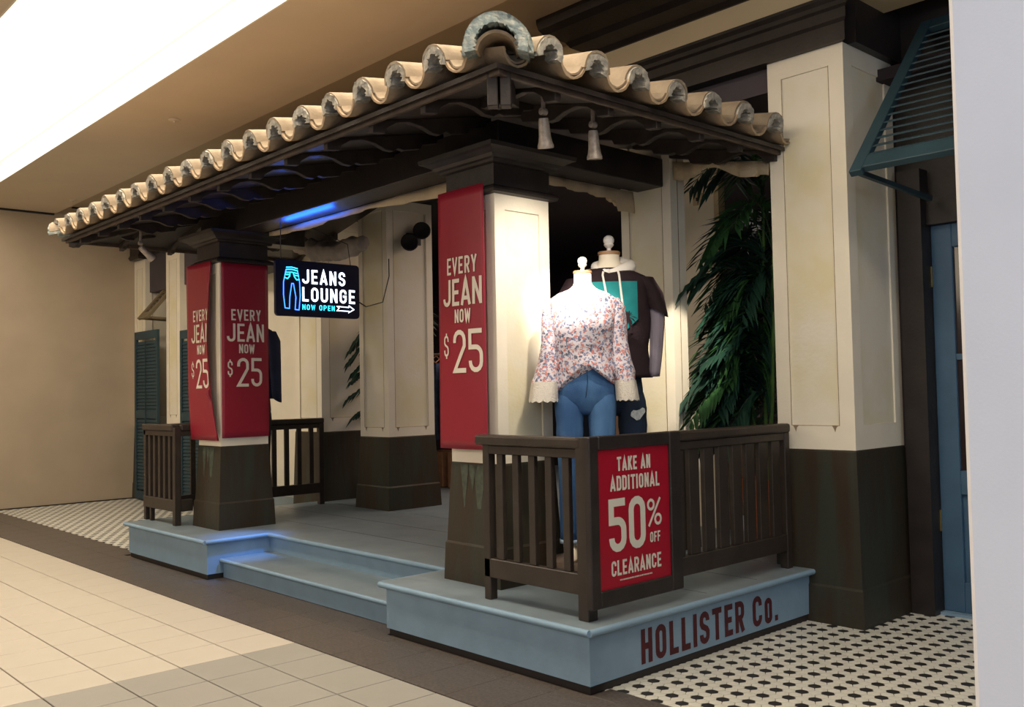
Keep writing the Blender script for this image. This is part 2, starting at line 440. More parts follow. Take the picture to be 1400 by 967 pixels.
# --- far wall, ceilings, luminous cove
struct(BX(-12.2, -11.9, -9, 7.5, -.1, 5.2).build('wall_left', M['wall']))
struct(BX(-11.9, -11.885, -9, 2.1, 0, .012).build('baseboard_left', M['kick']))
c_ = MB()
c_.box(-11.9, 7, -.2, .97, 4.36, 4.95)
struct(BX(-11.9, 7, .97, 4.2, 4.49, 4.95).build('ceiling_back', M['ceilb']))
c_.box(-11.9, 7, -5.5, -1.64, 4.36, 4.95)
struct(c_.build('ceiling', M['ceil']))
struct(MB().box(-11.9, 7, -.215, -.2, 4.36, 4.64).box(-11.9, 7, -1.64, -1.625, 4.36, 4.64).build('trim_2', M['cove']), 'bright side faces of the ceiling light cove')
struct(BX(-11.9, 7, -1.64, -.2, 4.64, 4.7).build('trim_3', M['glow']), 'luminous top of the ceiling light cove')
struct(MB().box(-11.9, -11.86, -5, .95, 4.335, 4.36).box(-11.9, -11.86, 1.2, 2.1, 4.47, 4.49).build('trim_4', M['black']), 'black strip drawn as the shadow gap where ceiling meets far wall')  # solid black strips put the shade of the gap into colour
for i, (x, y, z, lb) in enumerate(((-6.0, .36, 4.36, 'small round sprinkler cover on the brown ceiling above the middle of the eave'), (-10.7, .85, 4.36, 'small round sprinkler cover on the ceiling near the far tan wall'))):
    t = thing('sprinkler_cover', lb, 'sprinkler', (x, y, z), group='ceiling sprinklers')
    MB().lathe([(.06, 0), (.06, -.008), (.045, -.014), (.0, -.014)], (x, y, z)).build('cover_plate', M['ceil'], t, smooth=True)
    MB().lathe([(.018, -.014), (.012, -.03), (0, -.03)], (x, y, z)).build('nozzle', M['ceil'], t, smooth=True)

# --- facade entablature and walls behind the porch
struct(MB().box(-11.9, -.22, 2.2, 2.6, 3.61, 3.78).box(-11.9, -6.83, 2.2, 2.6, 3.2, 3.61).build('wall_back', M['purple']), 'dusky upper shop front above the porch roof')
e = MB()
prof = [(2.2, 3.78), (2.09, 3.78), (2.09, 3.90), (2.07, 3.92), (2.07, 3.985), (2.05, 4.0), (2.05, 4.03), (2.03, 4.055), (2.03, 4.075), (2.2, 4.075)]
e.prism([(y, z) for y, z in prof], lambda y, z: (-11.9, y, z), lambda y, z: (.35+(2.13-y), y, z))
e.build('t', M['dark']); _t = bpy.data.objects['t']; _t.name = 'trim_5'; struct(_t, 'dark moulded band over the pilasters')
struct(MB().box(.30, .41, 2.2, 2.86, 3.78, 4.13).box(.35, 6.0, 2.84, 3.2, 2.80, 4.5).build('trim_6', M['dark']), 'dark wall over the blue door')
struct(BX(-11.9, 6, 2.18, 2.6, 4.075, 4.49).build('wall_back_upper', M['beige']), 'beige strip between two dark bands')
e = MB(); prof = [(2.3, 4.30), (2.16, 4.30), (2.12, 4.33), (1.95, 4.34), (1.9, 4.37), (1.68, 4.38), (1.62, 4.41), (1.60, 4.46), (1.60, 4.49), (2.3, 4.49)]
e.prism(prof, lambda y, z: (-1.98+(y-1.6)*.08, y, z), lambda y, z: (6, y, z)); o = e.build('trim_7', M['dark']); struct(o, 'upper dark cornice under the ceiling')
# interior shell
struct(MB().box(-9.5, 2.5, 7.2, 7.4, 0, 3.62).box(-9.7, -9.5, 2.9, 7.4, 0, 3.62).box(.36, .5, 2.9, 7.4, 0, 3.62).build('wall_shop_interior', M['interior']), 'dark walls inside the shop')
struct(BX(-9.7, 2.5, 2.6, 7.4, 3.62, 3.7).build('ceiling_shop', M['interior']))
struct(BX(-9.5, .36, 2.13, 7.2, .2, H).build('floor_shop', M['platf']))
# facade walls left of the porch
struct(MB().box(-11.9, -7.2, 2.75, 2.95, 0, 3.4).build('wall_facade_left', M['cream']), 'cream shop wall left of the porch')
struct(BX(-7.2, -6.82, 2.5, 2.9, 0, 3.3).build('trim_8', M['dark']), 'dark door casing left of the porch')
struct(MB().box(.40, .56, 2.72, 2.98, 0, 3.0).box(.56, 1.75, 2.80, 3.0, 2.62, 2.80).build('trim_9', M['dark']), 'dark casing around the blue door')
struct(BX(.40, 3.2, 2.80, 3.2, 0, .02).build('trim_10', M['plat']), 'blue grey door sill')

# --- the plain white wall close to the lens on the right
q = struct(BX(2.68, 4.4, -1.83, -1.2, 0, 4.36).build('wall_right', M['white'], bevel=.01), 'plain white wall end at the right edge')

# ================================================================== PORCH PLATFORM
pf = thing('porch_platform', 'blue-grey painted porch platform with two steps and maroon lettering on its right side', 'platform', (-3.1, 1, 0))
K = .045
b = MB(); b.prism([(-6.27, 0), (-4.49, 0), (-4.49, .578), (-1.81, .578), (-1.81, 0), (0, 0), (0, 2.12), (-6.27, 2.12)], lambda x, y: (x, y, K), lambda x, y: (x, y, .305))
b.build('riser', M['plat'], pf)
BX(-4.49, -1.81, .144, .60, K*0+.005, .14).build('step_riser', M['plat'], pf)
poly = [(-6.30, -.03), (-4.46, -.03), (-4.46, .548), (-1.84, .548), (-1.84, -.03), (.03, -.03), (.03, 2.12), (-6.30, 2.12)]
MB().prism(poly, lambda x, y: (x, y, .305), lambda x, y: (x, y, H)).build('deck', M['platf'], pf, bevel=.008, seg=2)
nz = MB()
for p, q in (((-6.30, -.03), (-4.46, -.03)), ((-4.46, -.03), (-4.46, .548)), ((-4.46, .548), (-1.84, .548)), ((-1.84, .548), (-1.84, -.03)), ((-1.84, -.03), (.03, -.03)), ((.03, -.03), (.03, 2.12)), ((-6.30, -.03), (-6.30, 2.12))):
    nz.tube([(p[0], p[1], .322), (q[0], q[1], .322)], .0185, 10)
nz.build('nosing', M['plat'], pf, smooth=True)
BX(-4.49, -1.81, .114, .59, .14, .17).build('step_tread', M['platf'], pf, bevel=.006)
MB().tube([(-4.47, .114, .156), (-1.81, .114, .156)], .016, 10).build('step_nosing', M['plat'], pf, smooth=True)
b = MB(); b.box(-1.795, -.012, .012, .6, 0, K); b.box(-6.26, -4.505, .012, .6, 0, K); b.box(-6.26, -.012, .6, 2.12, 0, K)
b.build('kickboard', M['kick'], pf)
# porch floor seams
for yy in (1.05, 1.57):
    BX(-6.2, -.05, yy, yy+.004, H, H+.0008).build('deck_seam', M['kick'], pf)
# lettering on the right side
lt = MB(); mp = lambda u, v: (.0015+EP[0], .397+u, .073+v)
text(lt, 'HOLLISTER', 0, 0, .185, .955, .034, mp, gap=.30)
text(lt, 'Co.', 1.045, 0, .185, .275, .034, mp, gap=.30)
lt.build('lettering', M['maroon'], pf, clean=True)

# ================================================================== COLUMNS
def framed_box(t, x0, x1, y0, y1, z0, z1, stile=.085, top=.11, bot=.10, depth=.014, faces='fbrl', pm='panel', fm='cream'):
    d = depth
    BX(x0+d, x1-d, y0+d, y1-d, z0, z1).build('panel', M[pm], t)
    fb = MB()
    def fr(fn):
        fn(0, stile, z0, z1); fn(1, stile, z0, z1); fn(2, 0, z1-top, z1); fn(2, 0, z0, z0+bot)
    if 'f' in faces:
        fb.box(x0, x0+stile, y0, y0+d, z0, z1); fb.box(x1-stile, x1, y0, y0+d, z0, z1); fb.box(x0+stile, x1-stile, y0, y0+d, z1-top, z1); fb.box(x0+stile, x1-stile, y0, y0+d, z0, z0+bot)
    if 'b' in faces:
        fb.box(x0, x0+stile, y1-d, y1, z0, z1); fb.box(x1-stile, x1, y1-d, y1, z0, z1); fb.box(x0+stile, x1-stile, y1-d, y1, z1-top, z1); fb.box(x0+stile, x1-stile, y1-d, y1, z0, z0+bot)
    if 'r' in faces:
        fb.box(x1-d, x1, y0+d, y0+stile, z0, z1); fb.box(x1-d, x1, y1-stile, y1-d, z0, z1); fb.box(x1-d, x1, y0+stile, y1-stile, z1-top, z1); fb.box(x1-d, x1, y0+stile, y1-stile, z0, z0+bot)
    if 'l' in faces:
        fb.box(x0, x0+d, y0+d, y0+stile, z0, z1); fb.box(x0, x0+d, y1-stile, y1-d, z0, z1); fb.box(x0, x0+d, y0+stile, y1-stile, z1-top, z1); fb.box(x0, x0+d, y0+stile, y1-stile, z0, z0+bot)
    fb.build('panel_frame', M[fm], t)
def sq(x0, x1, y0, y1, e, z): return [(x0-e, y0-e, z), (x1+e, y0-e, z), (x1+e, y1+e, z), (x0-e, y1+e, z)]
def sqloft(x0, x1, y0, y1, prof): return MB().loft([sq(x0, x1, y0, y1, e, z) for e, z in prof])
def dado(t, x0, x1, y0, y1, z0, z1):
    sqloft(x0, x1, y0, y1, [(.028, z0+.25), (.004, z1-.012), (0, z1)]).build('dado', M['dado'], t)
    sqloft(x0, x1, y0, y1, [(.045, z0), (.036, z0+.235), (.028, z0+.25)]).build('plinth', M['dado'], t)
def stain_drips(t, x0, x1, y0, seed, z1, lip=.018):
    # peeled drips under the lower rail
    rnd = random.Random(seed)
    for k in range(2):
        b = MB()
        xx = x0+(x1-x0)*(.25+.4*k)+rnd.uniform(-.02, .02)
        b.prism([(xx-.035, z1), (xx-.012, z1-.03), (xx, z1-.055), (xx+.012, z1-.02), (xx+.035, z1)], lambda u, v: (u, y0-.0012, v), lambda u, v: (u, y0+.0005, v))
        b.build('peeling_drip', M['metal'], t)
def joint_lines(t, x0, x1, y0, y1, z0, z1, stile, top, bot, faces='fr'):
    e_ = .0015; g2 = .0035
    if 'f' in faces:
        y = y0-e_; a, c = x0+stile, x1-stile
        b = MB(); b.prism([(a, z1-top), (a, z0+bot), (c, z0+bot), (c, z1-top), (c+g2, z1-top+g2), (c+g2, z0+bot-g2), (a-g2, z0+bot-g2), (a-g2, z1-top)], lambda u, v: (u, y, v), lambda u, v: (u, y0+.001, v)); b.build('panel_joint', M['stain'], t)
        for xx in (a+.03, c-.03):
            MB().prism([(xx-.022, z0+bot-g2), (xx-.012, z0+bot-.018), (xx, z0+bot-.045), (xx+.008, z0+bot-.016), (xx+.022, z0+bot-g2)], lambda u, v: (u, y, v), lambda u, v: (u, y0+.001, v)).build('stain_drip', M['stain'], t)
    if 'r' in faces:
        x = x1+e_; a, c = y0+stile, y1-stile
        b = MB(); b.prism([(a, z1-top), (a, z0+bot), (c, z0+bot), (c, z1-top), (c+g2, z1-top+g2), (c+g2, z0+bot-g2), (a-g2, z0+bot-g2), (a-g2, z1-top)], lambda u, v: (x, u, v), lambda u, v: (x1-.001, u, v)); b.build('panel_joint', M['stain'], t)
        for xx in (a+.03, c-.03):
            MB().prism([(xx-.022, z0+bot-g2), (xx-.012, z0+bot-.018), (xx, z0+bot-.045), (xx+.008, z0+bot-.016), (xx+.022, z0+bot-g2)], lambda u, v: (x, u, v), lambda u, v: (x1-.001, u, v)).build('stain_drip', M['stain'], t)
def verdigris(t, x0, x1, y0, z1, seed):
    rnd = random.Random(seed)
    for fx, L_, w_ in ((.30, .34, .045), (.62, .50, .060), (.47, .18, .05)):
        cx = x0+(x1-x0)*fx; pts = []
        nn = 7
        sl = lambda z: y0-.0035-(z1-z)*.034-.004
        L1 = [(cx-w_*(1-k/nn)**1.6-rnd.uniform(0, .004), z1-.012-L_*k/nn) for k in range(nn)]; R1 = [(cx+w_*(1-k/nn)**1.6+rnd.uniform(0, .004), z1-.012-L_*k/nn) for k in range(nn)]
        b = MB(); b.quads([[(x, sl(z), z) for x, z in L1+[(cx, z1-L_)]], [(x, sl(z), z) for x, z in R1+[(cx+.002, z1-L_)]]])
        b.build('verdigris_drip', M['verd'], t)
def porch_column(name_lbl, x0, y0, w=.47, ztop=2.81, d1=1.10, y1=None, cap=True, z0=H, group='porch columns'):
    x1 = x0+w; y1 = y1 or y0+w
    t = thing('porch_column', name_lbl, 'column', ((x0+x1)/2, (y0+y1)/2, z0), group=group)
    dado(t, x0, x1, y0, y1, z0, d1)
    framed_box(t, x0, x1, y0, y1, d1, ztop)
    if not cap: joint_lines(t, x0, x1, y0, y1, d1, ztop, .085, .11, .10)
    else: verdigris(t, x0, x1, y0, d1, 3)
    if cap:
        sqloft(x0, x1, y0, y1, [(.005, 2.795), (.045, 2.80), (.05, 2.815), (.045, 2.83), (.012, 2.85)]).build('neck_moulding', M['dark'], t)
        sqloft(x0, x1, y0, y1, [(.006, 2.84), (.006, 2.99)]).build('necking', M['dark'], t)
        sqloft(x0, x1, y0, y1, [(.02, 2.985), (.035, 2.99), (.04, 3.005), (.06, 3.012), (.075, 3.03), (.11, 3.05), (.135, 3.06), (.14, 3.085)]).build('capital', M['dark'], t)
    return t
c1 = porch_column('cream panelled porch column nearest the camera with dark base, red banner on its front', -1.552, .352)
c2 = porch_column('cream panelled porch column at the far front of the porch with red banners on two sides', -5.445, .352)
c3 = porch_column('cream panelled column at the rear of the porch in the middle of the picture', -5.42, 2.13, w=.54, ztop=3.60, d1=1.10, y1=2.72, cap=False)
c4 = porch_column('cream column at the rear of the porch directly behind the mannequin in the dark shirt', -1.60, 2.13, w=.50, ztop=3.60, y1=2.30, cap=False)
def pilaster(lbl, x0, x1, y0, y1, ztop, zd, z0=0, dy=0):
    t = thing('pilaster', lbl, 'pilaster', ((x0+x1)/2, (y0+y1)/2, z0), group='facade pilasters')
    dado(t, x0, x1, y0+dy, y1, z0, zd)
    framed_box(t, x0, x1, y0, y1, zd, ztop, stile=.11, top=.13, bot=.16, depth=.012)
    joint_lines(t, x0, x1, y0, y1, zd, ztop, .11, .13, .16, 'f' if x1 > 0 else 'fr')
    return t
p1 = pilaster('tall aged white pilaster with dark base right of the palm and railing', -.22, .35, 2.13, 2.80, 3.78, 1.125)
pilaster('cream pilaster behind the left end of the porch, lit by a spotlight', -6.82, -6.22, 2.13, 2.93, 3.60, 1.13)
pilaster('narrow cream pilaster seen just left of the folded red banner', -10.64, -10.15, 2.13, 2.73, 3.72, 1.15)
t = pilaster('farthest cream pilaster standing against the tan wall', -11.89, -11.45, 2.13, 2.74, 3.72, 1.13)
# dark heads of the far pilasters under the canopy
for x0, x1, lb in ((-10.64, -10.15, 'dark capital block on the narrow pilaster left of the folded banner'), (-11.89, -11.45, 'dark capital block on the farthest pilaster by the tan wall')):
    o = sqloft(x0+(.09 if x0 < -11.5 else 0), x1, 2.04, 2.11, [(.01, 3.72), (.03, 3.76), (.01, 3.80), (.01, 3.98), (.08, 4.02), (.08, 4.12)]).build('pilaster_capital', M['dark'])
    tag(o, lb, 'capital', 'pilaster capitals')
# rear partition seen behind the palm
struct(MB().box(-2.45, -1.47, 3.20, 3.26, H, 3.6).build('wall_partition', M['cream']), 'cream partition with golden edge behind the palm')
struct(BX(-1.47, -1.42, 3.19, 3.28, H, 3.6).build('trim_11', M['canvas']), 'tan edge trim of the partition')

# ================================================================== BEAMS
def beam(lbl, *bx):
    o = BX(*bx).build('beam', M['dark'], bevel=.006); tag(o, lbl, 'beam', 'porch beams'); return o
beam('long dark beam across the front of the porch above the steps', -5.62, -1.16, .46, .72, 3.085, 3.30)
beam('short dark beam running back from the near column, above the mannequins', -1.42, -1.16, .722, 2.125, 3.085, 3.30)
beam('short dark beam at the far left end of the porch', -5.62, -5.36, .722, 1.45, 3.085, 3.30)

# ================================================================== ROOF
X0, X1, Y0, YW = -6.80, -.10, -.46, 2.13
T = math.tan(math.radians(12)); Zb = 3.185
roof = thing('porch_roof', 'hipped clay tile porch roof with dark timber eaves', 'roof', (-3.3, .6, 3.1))
def zr(x, y, base=Zb): return base+T*min(y-Y0, X1-x, x-X0)
# deck (soffit)
b = MB(); A = (X0, Y0); B = (X1, Y0); Cc = (X1, YW); D = (X1-(YW-Y0), YW); E_ = (X0+(YW-Y0), YW); G = (X0, YW)
def dk(th):
    return [(p[0], p[1], zr(*p)+th) for p in (A, B, Cc, D, E_, G)]
lo, hi = dk(-.035), dk(-.008); i = 0
b.v = lo+hi
for off, fl_ in ((0, 1), (6, 0)):
    for f in ((0, 1, 3, 4), (1, 2, 3), (0, 4, 5)): b.f.append(tuple(off+k for k in (f[::-1] if fl_ else f)))
for k in range(6): b.f.append((k, (k+1) % 6, 6+(k+1) % 6, 6+k))
b.build('soffit_deck', M['dark'], roof)
# fascia
BX(X0+.02, X1-.02, Y0+.03, Y0+.055, 3.13, Zb+.002).build('fascia_board', M['fascia'], roof, bevel=.003)
BX(X1-.055, X1-.03, Y0+.055, YW, 3.13, Zb+.002).build('fascia_board', M['fascia'], roof, bevel=.003)
BX(X0+.03, X0+.055, Y0+.055, YW, 3.13, Zb+.002).build('fascia_board', M['fascia'], roof, bevel=.003)
# rafter tails: s inward from the eave, height under the deck
rp = [(.06, 3.15), (.06, 3.078), (.15, 3.07), (.165, 3.10), (.23, 3.128), (.32, 3.13), (.42, 3.10), (.50, 3.055), (.56, 3.042), (.60, 3.06), (.64, 3.045), (.78, 3.045), (.80, 3.075), (.98, 3.08), (.98, 3.15)]
rp = [(s, z+T*s) for s, z in rp]
wr = .045
rf = MB().prism(rp, lambda s, z: (-wr/2, s, z), lambda s, z: (wr/2, s, z))
rf.local = True
rf = rf.build('rafter_tail', M['wood'], roof, bevel=.003)
iv = Vector(roof.location)
ff = True
for k in range(12):
    x = -.80-k*.512
    p = Vector((x, Y0, 0))-iv
    if ff: rf.location = p; ff = False
    else: inst(rf, roof, p)
for k in range(6):
    y = .02+k*.42
    inst(rf, roof, Vector((X1, y, 0))-iv, (0, 0, pi/2))
for k in range(5):
    y = .1+k*.5
    inst(rf, roof, Vector((X0, y, 0))-iv, (0, 0, -pi/2))
hr = MB()
for sgn in (-1, 1):
    hp = [(.05, 3.16), (.05, 2.98), (.12, 2.97), (.14, 3.0), (.9, 3.10), (1.35, 3.13), (1.35, 3.30)]
    n_ = Vector((1, 1, 0)).normalized()*.033*sgn; d_ = Vector((-1, 1, 0)).normalized()
    fn = lambda o_: (lambda s, z: tuple(Vector((X1-.03, Y0+.03, 0))+d_*s+n_+Vector((1, 1, 0)).normalized()*o_+Vector((0, 0, z+T*.7*s))))
    MB().prism(hp, fn(-.027), fn(.027)).build('hip_rafter', M['wood'], roof, bevel=.004)
d_ = Vector((1, 1, 0)).normalized()
hp = [(.05, 3.16), (.05, 3.08), (.12, 3.07), (.14, 3.09), (1.2, 3.13), (1.2, 3.2)]
fn = lambda o_: (lambda s, z: tuple(Vector((X0+.03, Y0+.03, 0))+d_*s+Vector((1, -1, 0)).normalized()*o_+Vector((0, 0, z+T*.7*s))))
MB().prism(hp, fn(-.04), fn(.04)).build('hip_rafter', M['wood'], roof, bevel=.004)

def barrel(r0, r1, ln, th, a0, a1, n=9, jit=0, seed=0):
    b = MB(); rnd = random.Random(seed); rings = []
    for y, r in ((0, r0), (ln, r1)):
        for rr in ((r, r-th)):
            pass
    out = []; 
    for y, r in ((0, r0), (ln*.5, (r0+r1)/2), (ln, r1)):
        o_ = []; i_ = []
        for k in range(n+1):
            a = math.radians(a0+(a1-a0)*k/n)
            jy = rnd.uniform(-jit, jit) if y == 0 else 0
            o_.append((r*math.cos(a), y+jy, r*math.sin(a))); i_.append(((r-th)*math.cos(a), y+jy, (r-th)*math.sin(a)))
        out.append(o_+i_[::-1])
    b.loft(out); b.local = True
    return b
def lump(r0, r1, ln, a0, a1, seed, y0=.0, n=14, amp=.014):
    # mortar: an uneven band under a tile, its front face rough
    b = MB(); rings = []
    for j, y in enumerate((y0, y0+.02, y0+ln)):
        o_ = []; i_ = []
        for k in range(n+1):
            a = math.radians(a0+(a1-a0)*k/n)
            q = noise.noise(Vector((k*.7, j*1.3, seed*3.1)))*amp; q2 = noise.noise(Vector((k*.9+7, j*1.7, seed*2.3)))*amp
            yy = y+(noise.noise(Vector((k*1.1, seed*5.1, 2)))*.022 if j == 0 else 0)
            o_.append((r1*math.cos(a), yy, r1*math.sin(a))); i_.append(((r0+q2)*math.cos(a), yy-(.006 if j == 1 else 0), (r0+q)*math.sin(a)))
        rings.append(o_+i_[::-1])
    b.loft(rings); b.local = True
    return b
LN = .47; ST = .385
caps = [barrel(.097+.003*k, .082, LN, .015, -4, 184, jit=.004, seed=k).build('cap_tile', M['tclay'], roof, smooth=True) for k in range(3)]
pans = [barrel(.098, .088, LN, .013, 188, 352, jit=.003, seed=9+k).build('pan_tile', M['tclay2'], roof, smooth=True) for k in range(2)]
liners = [barrel(.080, .074, LN, .011, 196, 344, jit=.008, seed=19+k).build('liner_tile', M['tclay'], roof, smooth=True) for k in range(2)]
morts = [lump(.050, .088, .10, -16, 196, k, n=22, amp=.022).build('mortar', M['mortar'], roof, smooth=True) for k in range(5)]
mfill = [lump(.035, .062, .10, 200, 340, 20+k, y0=.01).build('mortar', M['mortar'], roof, smooth=True) for k in range(3)]
used = set()
def put(lst, k, loc, rot):
    o = lst[k % len(lst)]
    p = Vector(loc)-iv
    if o.name not in used: used.add(o.name); o.location = p; o.rotation_euler = rot
    else: inst(o, roof, p, rot)
AL = math.atan(T)
def column_of_tiles(kind, e, cross, facing, avail, idx):
    # e: point on eave line; facing rotz so local +Y runs up the slope
    n = max(1, int((avail+.10)/ST)) if kind == 'cap' else max(1, int((avail+.18)/ST))
    n = min(n, 6)
    rz = facing; dy = Vector((-math.sin(rz), math.cos(rz), 0))
    rnd = random.Random(idx*13+(kind == 'cap'))
    for c in range(n):
        s = -.055+c*ST
        zc = Zb+T*(s+.055)+(.012 if c else 0)*1
        if kind == 'cap':
            js = rnd.uniform(-.012, .012)
            p = e+dy*(s+js); p = Vector((p.x, p.y, zc+.083+rnd.uniform(-.004, .004)))
            put(caps, idx+c, p, (AL, 0, rz+rnd.uniform(-.02, .02)))
            if c == 0: put(morts, idx, e+dy*(s-.008)+Vector((0, 0, zc+.083)), (AL, 0, rz))
        else:
            js = rnd.uniform(-.01, .01)
            p = e+dy*(s-.008+js); p = Vector((p.x, p.y, zc+.096))
            put(pans, idx+c, p, (AL, 0, rz))
            if c == 0:
                put(liners, idx, Vector((p.x, p.y, zc+.100))+dy*(.012), (AL, 0, rz))
PC = .3475
for k in range(19):
    x = -.53-k*PC*.992
    av = min(-.10-x, x-X0, YW-Y0)-.08
    column_of_tiles('cap', Vector((x, Y0, 0)), None, 0, av, k)
for k in range(19):
    x = -.36-k*PC*.992
    av = min(-.10-x, x-X0, YW-Y0)-.08
    column_of_tiles('pan', Vector((x, Y0, 0)), None, 0, av, k)
for k in range(7):
    y = -.15+k*.346
    column_of_tiles('cap', Vector((X1, y, 0)), None, pi/2, min(y-Y0, 2.5)-.05, 30+k)
    column_of_tiles('pan', Vector((X1, y+.173, 0)), None, pi/2, min(y+.173-Y0, 2.5)-.05, 30+k)
put(pans, 0, Vector((X1, -.32, Zb+.096)), (AL, 0, pi/2)); put(liners, 0, Vector((X1-.01, -.32, Zb+.1)), (AL, 0, pi/2))
for k in range(5):
    y = -.15+k*.346
    column_of_tiles('cap', Vector((X0, y, 0)), None, -pi/2, min(y-Y0, 2.5)-.05, 50+k)
    column_of_tiles('pan', Vector((X0, y+.173, 0)), None, -pi/2, min(y+.173-Y0, 2.5)-.05, 50+k)
# hip caps
hc = barrel(.160, .145, .5, .018, 0, 180, n=14, jit=.006, seed=77).build('hip_tile', M['tclay'], roof, smooth=True)
hm = lump(.104, .158, .3, -14, 192, 91, n=40, amp=.022).build('mortar', M['mortarb'], roof, smooth=True)
hm2 = lump(.148, .180, .12, -6, 186, 93, y0=.12, n=40, amp=.02).build('mortar', M['mortarb'], roof, smooth=True)
AH = math.atan(T*.7071)
ha = barrel(.112, .10, .4, .016, 8, 172, n=12, jit=.004, seed=71).build('under_arch_tile', M['tclay2'], roof, smooth=True)
for (cx, cy, rz) in ((X1, Y0, pi/4), (X0, Y0, -pi/4)):
    dv = Vector((-math.sin(rz), math.cos(rz), 0))
    for k in range(8):
        s = -.06+k*.42
        p = Vector((cx, cy, Zb+.055+T*.7071*(s+.06)+(.012 if k else 0)))+dv*s
        put([hc], 0, p, (AH, 0, rz))
    put([hm], 0, Vector((cx, cy, Zb+.052))+dv*(-.075), (AH, 0, rz))
    put([ha], 0, Vector((cx, cy, Zb+.030))+dv*(-.02), (AH, 0, rz))
    put([hm2], 0, Vector((cx, cy, Zb+.052))+dv*(-.06), (AH, 0, rz))
for lst in (caps, pans, liners, morts, mfill, [hc, hm, hm2, ha]):
    for o in lst:
        if o.name not in used: bpy.data.objects.remove(o)
# left hip end is smaller
for o in list(roof.children):
    if o.name.startswith('hip_tile') and abs(o.rotation_euler[2]+pi/4) < .01: o.scale = (.72, 1, .72); o.location.z -= .01
    if o.name.startswith('mortar') and abs(o.rotation_euler[2]+pi/4) < .01: o.scale = (.70, 1, .70); o.location.z -= .012

# ================================================================== RAILINGS
ZT = 1.30
def rail_run(t, p, q, n, z0=.47, bw=.05, bd=.032, over=(0, 0)):
    p = Vector((*p, 0)); q = Vector((*q, 0)); d = (q-p).normalized(); L_ = (q-p).length
    a = p-d*over[0]; c = q+d*over[1]
    MB().obox(a+Vector((0, 0, 1.268)), c+Vector((0, 0, 1.268)), .085, .06).build('handrail', M['rail'], t, bevel=.014, seg=2)
    MB().obox(p+Vector((0, 0, 1.212)), q+Vector((0, 0, 1.212)), .05, .05).build('upper_rail', M['rail'], t, bevel=.004)
    MB().obox(p+Vector((0, 0, z0+.055)), q+Vector((0, 0, z0+.055)), .055, .11).build('bottom_rail', M['rail'], t, bevel=.004)
    for k in range(n):
        s = p+d*(L_*(k+1)/(n+1))
        MB().obox(s+d*0+Vector((0, 0, z0+.11)), s+Vector((0, 0, 1.188)), bd if abs(d.y) > .5 else bw, bd if abs(d.x) > .5 else bw, upv=(0, 1, 0)).build('baluster', M['rail'], t, bevel=.003)
def post(t, x, y, w=.06, z1=1.24, z0=H):
    BX(x-w/2, x+w/2, y-w/2, y+w/2, z0, z1).build('post', M['rail'], t, bevel=.004)
r1 = thing('railing', 'dark brown porch railing wrapping the near corner, with the red clearance poster on it', 'railing', (-.12, .12, H), group='porch railings')
rail_run(r1, (-.93, .12), (-.12, .12), 5, over=(.06, 0))
post(r1, -.905, .12, .055); post(r1, -.12, .12, .075, 1.30)
rail_run(r1, (-.12, .16), (-.12, 2.06), 12, z0=.455, bw=.095, over=(0, .0))
post(r1, -.12, 2.03, .06)
# poster frame on the railing
pr = thing('poster_frame', 'dark framed red poster reading TAKE AN ADDITIONAL 50% OFF CLEARANCE on the railing corner', 'poster', (-.05, .43, .85))
fy0, fy1, fz0, fz1 = .055, .815, .41, 1.305; iy0, iy1, iz0, iz1 = .128, .716, .497, 1.232
for nm, a in (('frame_side', (-.07, -.025, fy0, iy0, fz0, fz1)), ('frame_side', (-.07, -.025, iy1, fy1, fz0, fz1)), ('frame_top', (-.07, -.025, iy0, iy1, iz1, fz1)), ('frame_bottom', (-.07, -.025, iy0, iy1, fz0, iz0))):
    BX(*a).build(nm, M['dark'], pr, bevel=.006)
BX(-.06, -.040, iy0, iy1, iz0, iz1).build('poster_sheet', M['redd'], pr)
PW, PH = iy1-iy0, iz1-iz0
lt = MB(); mp = lambda u, v: (-.0385+EP[0], iy0+u*PW, iz1-v*PH)
mq = lambda u0, v1: (lambda u, v: (-.0385+EP[0], iy0+u0*PW+u, iz1-v1*PH+v))
text(lt, 'TAKE AN', 0, 0, .103*PH, .47*PW, .0135, mq(.26, .163), gap=.22)
text(lt, 'ADDITIONAL', 0, 0, .108*PH, .69*PW, .0135, mq(.165, .305), gap=.22)
text(lt, '5', 0, 0, .385*PH, .235*PW, .042, mq(.135, .745))
text(lt, '0', 0, 0, .385*PH, .235*PW, .042, mq(.405, .745))
text(lt, '%', 0, 0, .205*PH, .215*PW, .0155, mq(.665, .60))
text(lt, 'OFF', 0, 0, .078*PH, .150*PW, .0095, mq(.70, .722), gap=.25)
text(lt, 'CLEARANCE', 0, 0, .110*PH, .70*PW, .0135, mq(.155, .915), gap=.22)
lt.build('lettering', M['inkw'], pr, clean=True)
fp = MB(); rnd = random.Random(4); u = .27
while u < .72:
    wv = rnd.uniform(.006, .02)
    strip(fp, [(u*PW, .0), ((u+wv)*PW, .0)], .008, mq(0, .949), .1); u += wv+rnd.uniform(.004, .008)
fp.build('fine_print', M['inkw'], pr, clean=True)['kind'] = 'stuff'

r2 = thing('railing', 'dark brown porch railing around the far left corner of the porch', 'railing', (-6.1, .2, H), group='porch railings')
rail_run(r2, (-6.36, .20), (-5.62, .20), 5)
post(r2, -6.33, .20, .05); post(r2, -5.60, .20, .06, 1.27)
rail_run(r2, (-5.60, .23), (-5.60, .345), 0)
rail_run(r2, (-6.02, .24), (-6.02, 2.02), 11, bw=.05)
post(r2, -6.02, 1.99, .06)
post(r2, -6.20, .20, .04, .48)

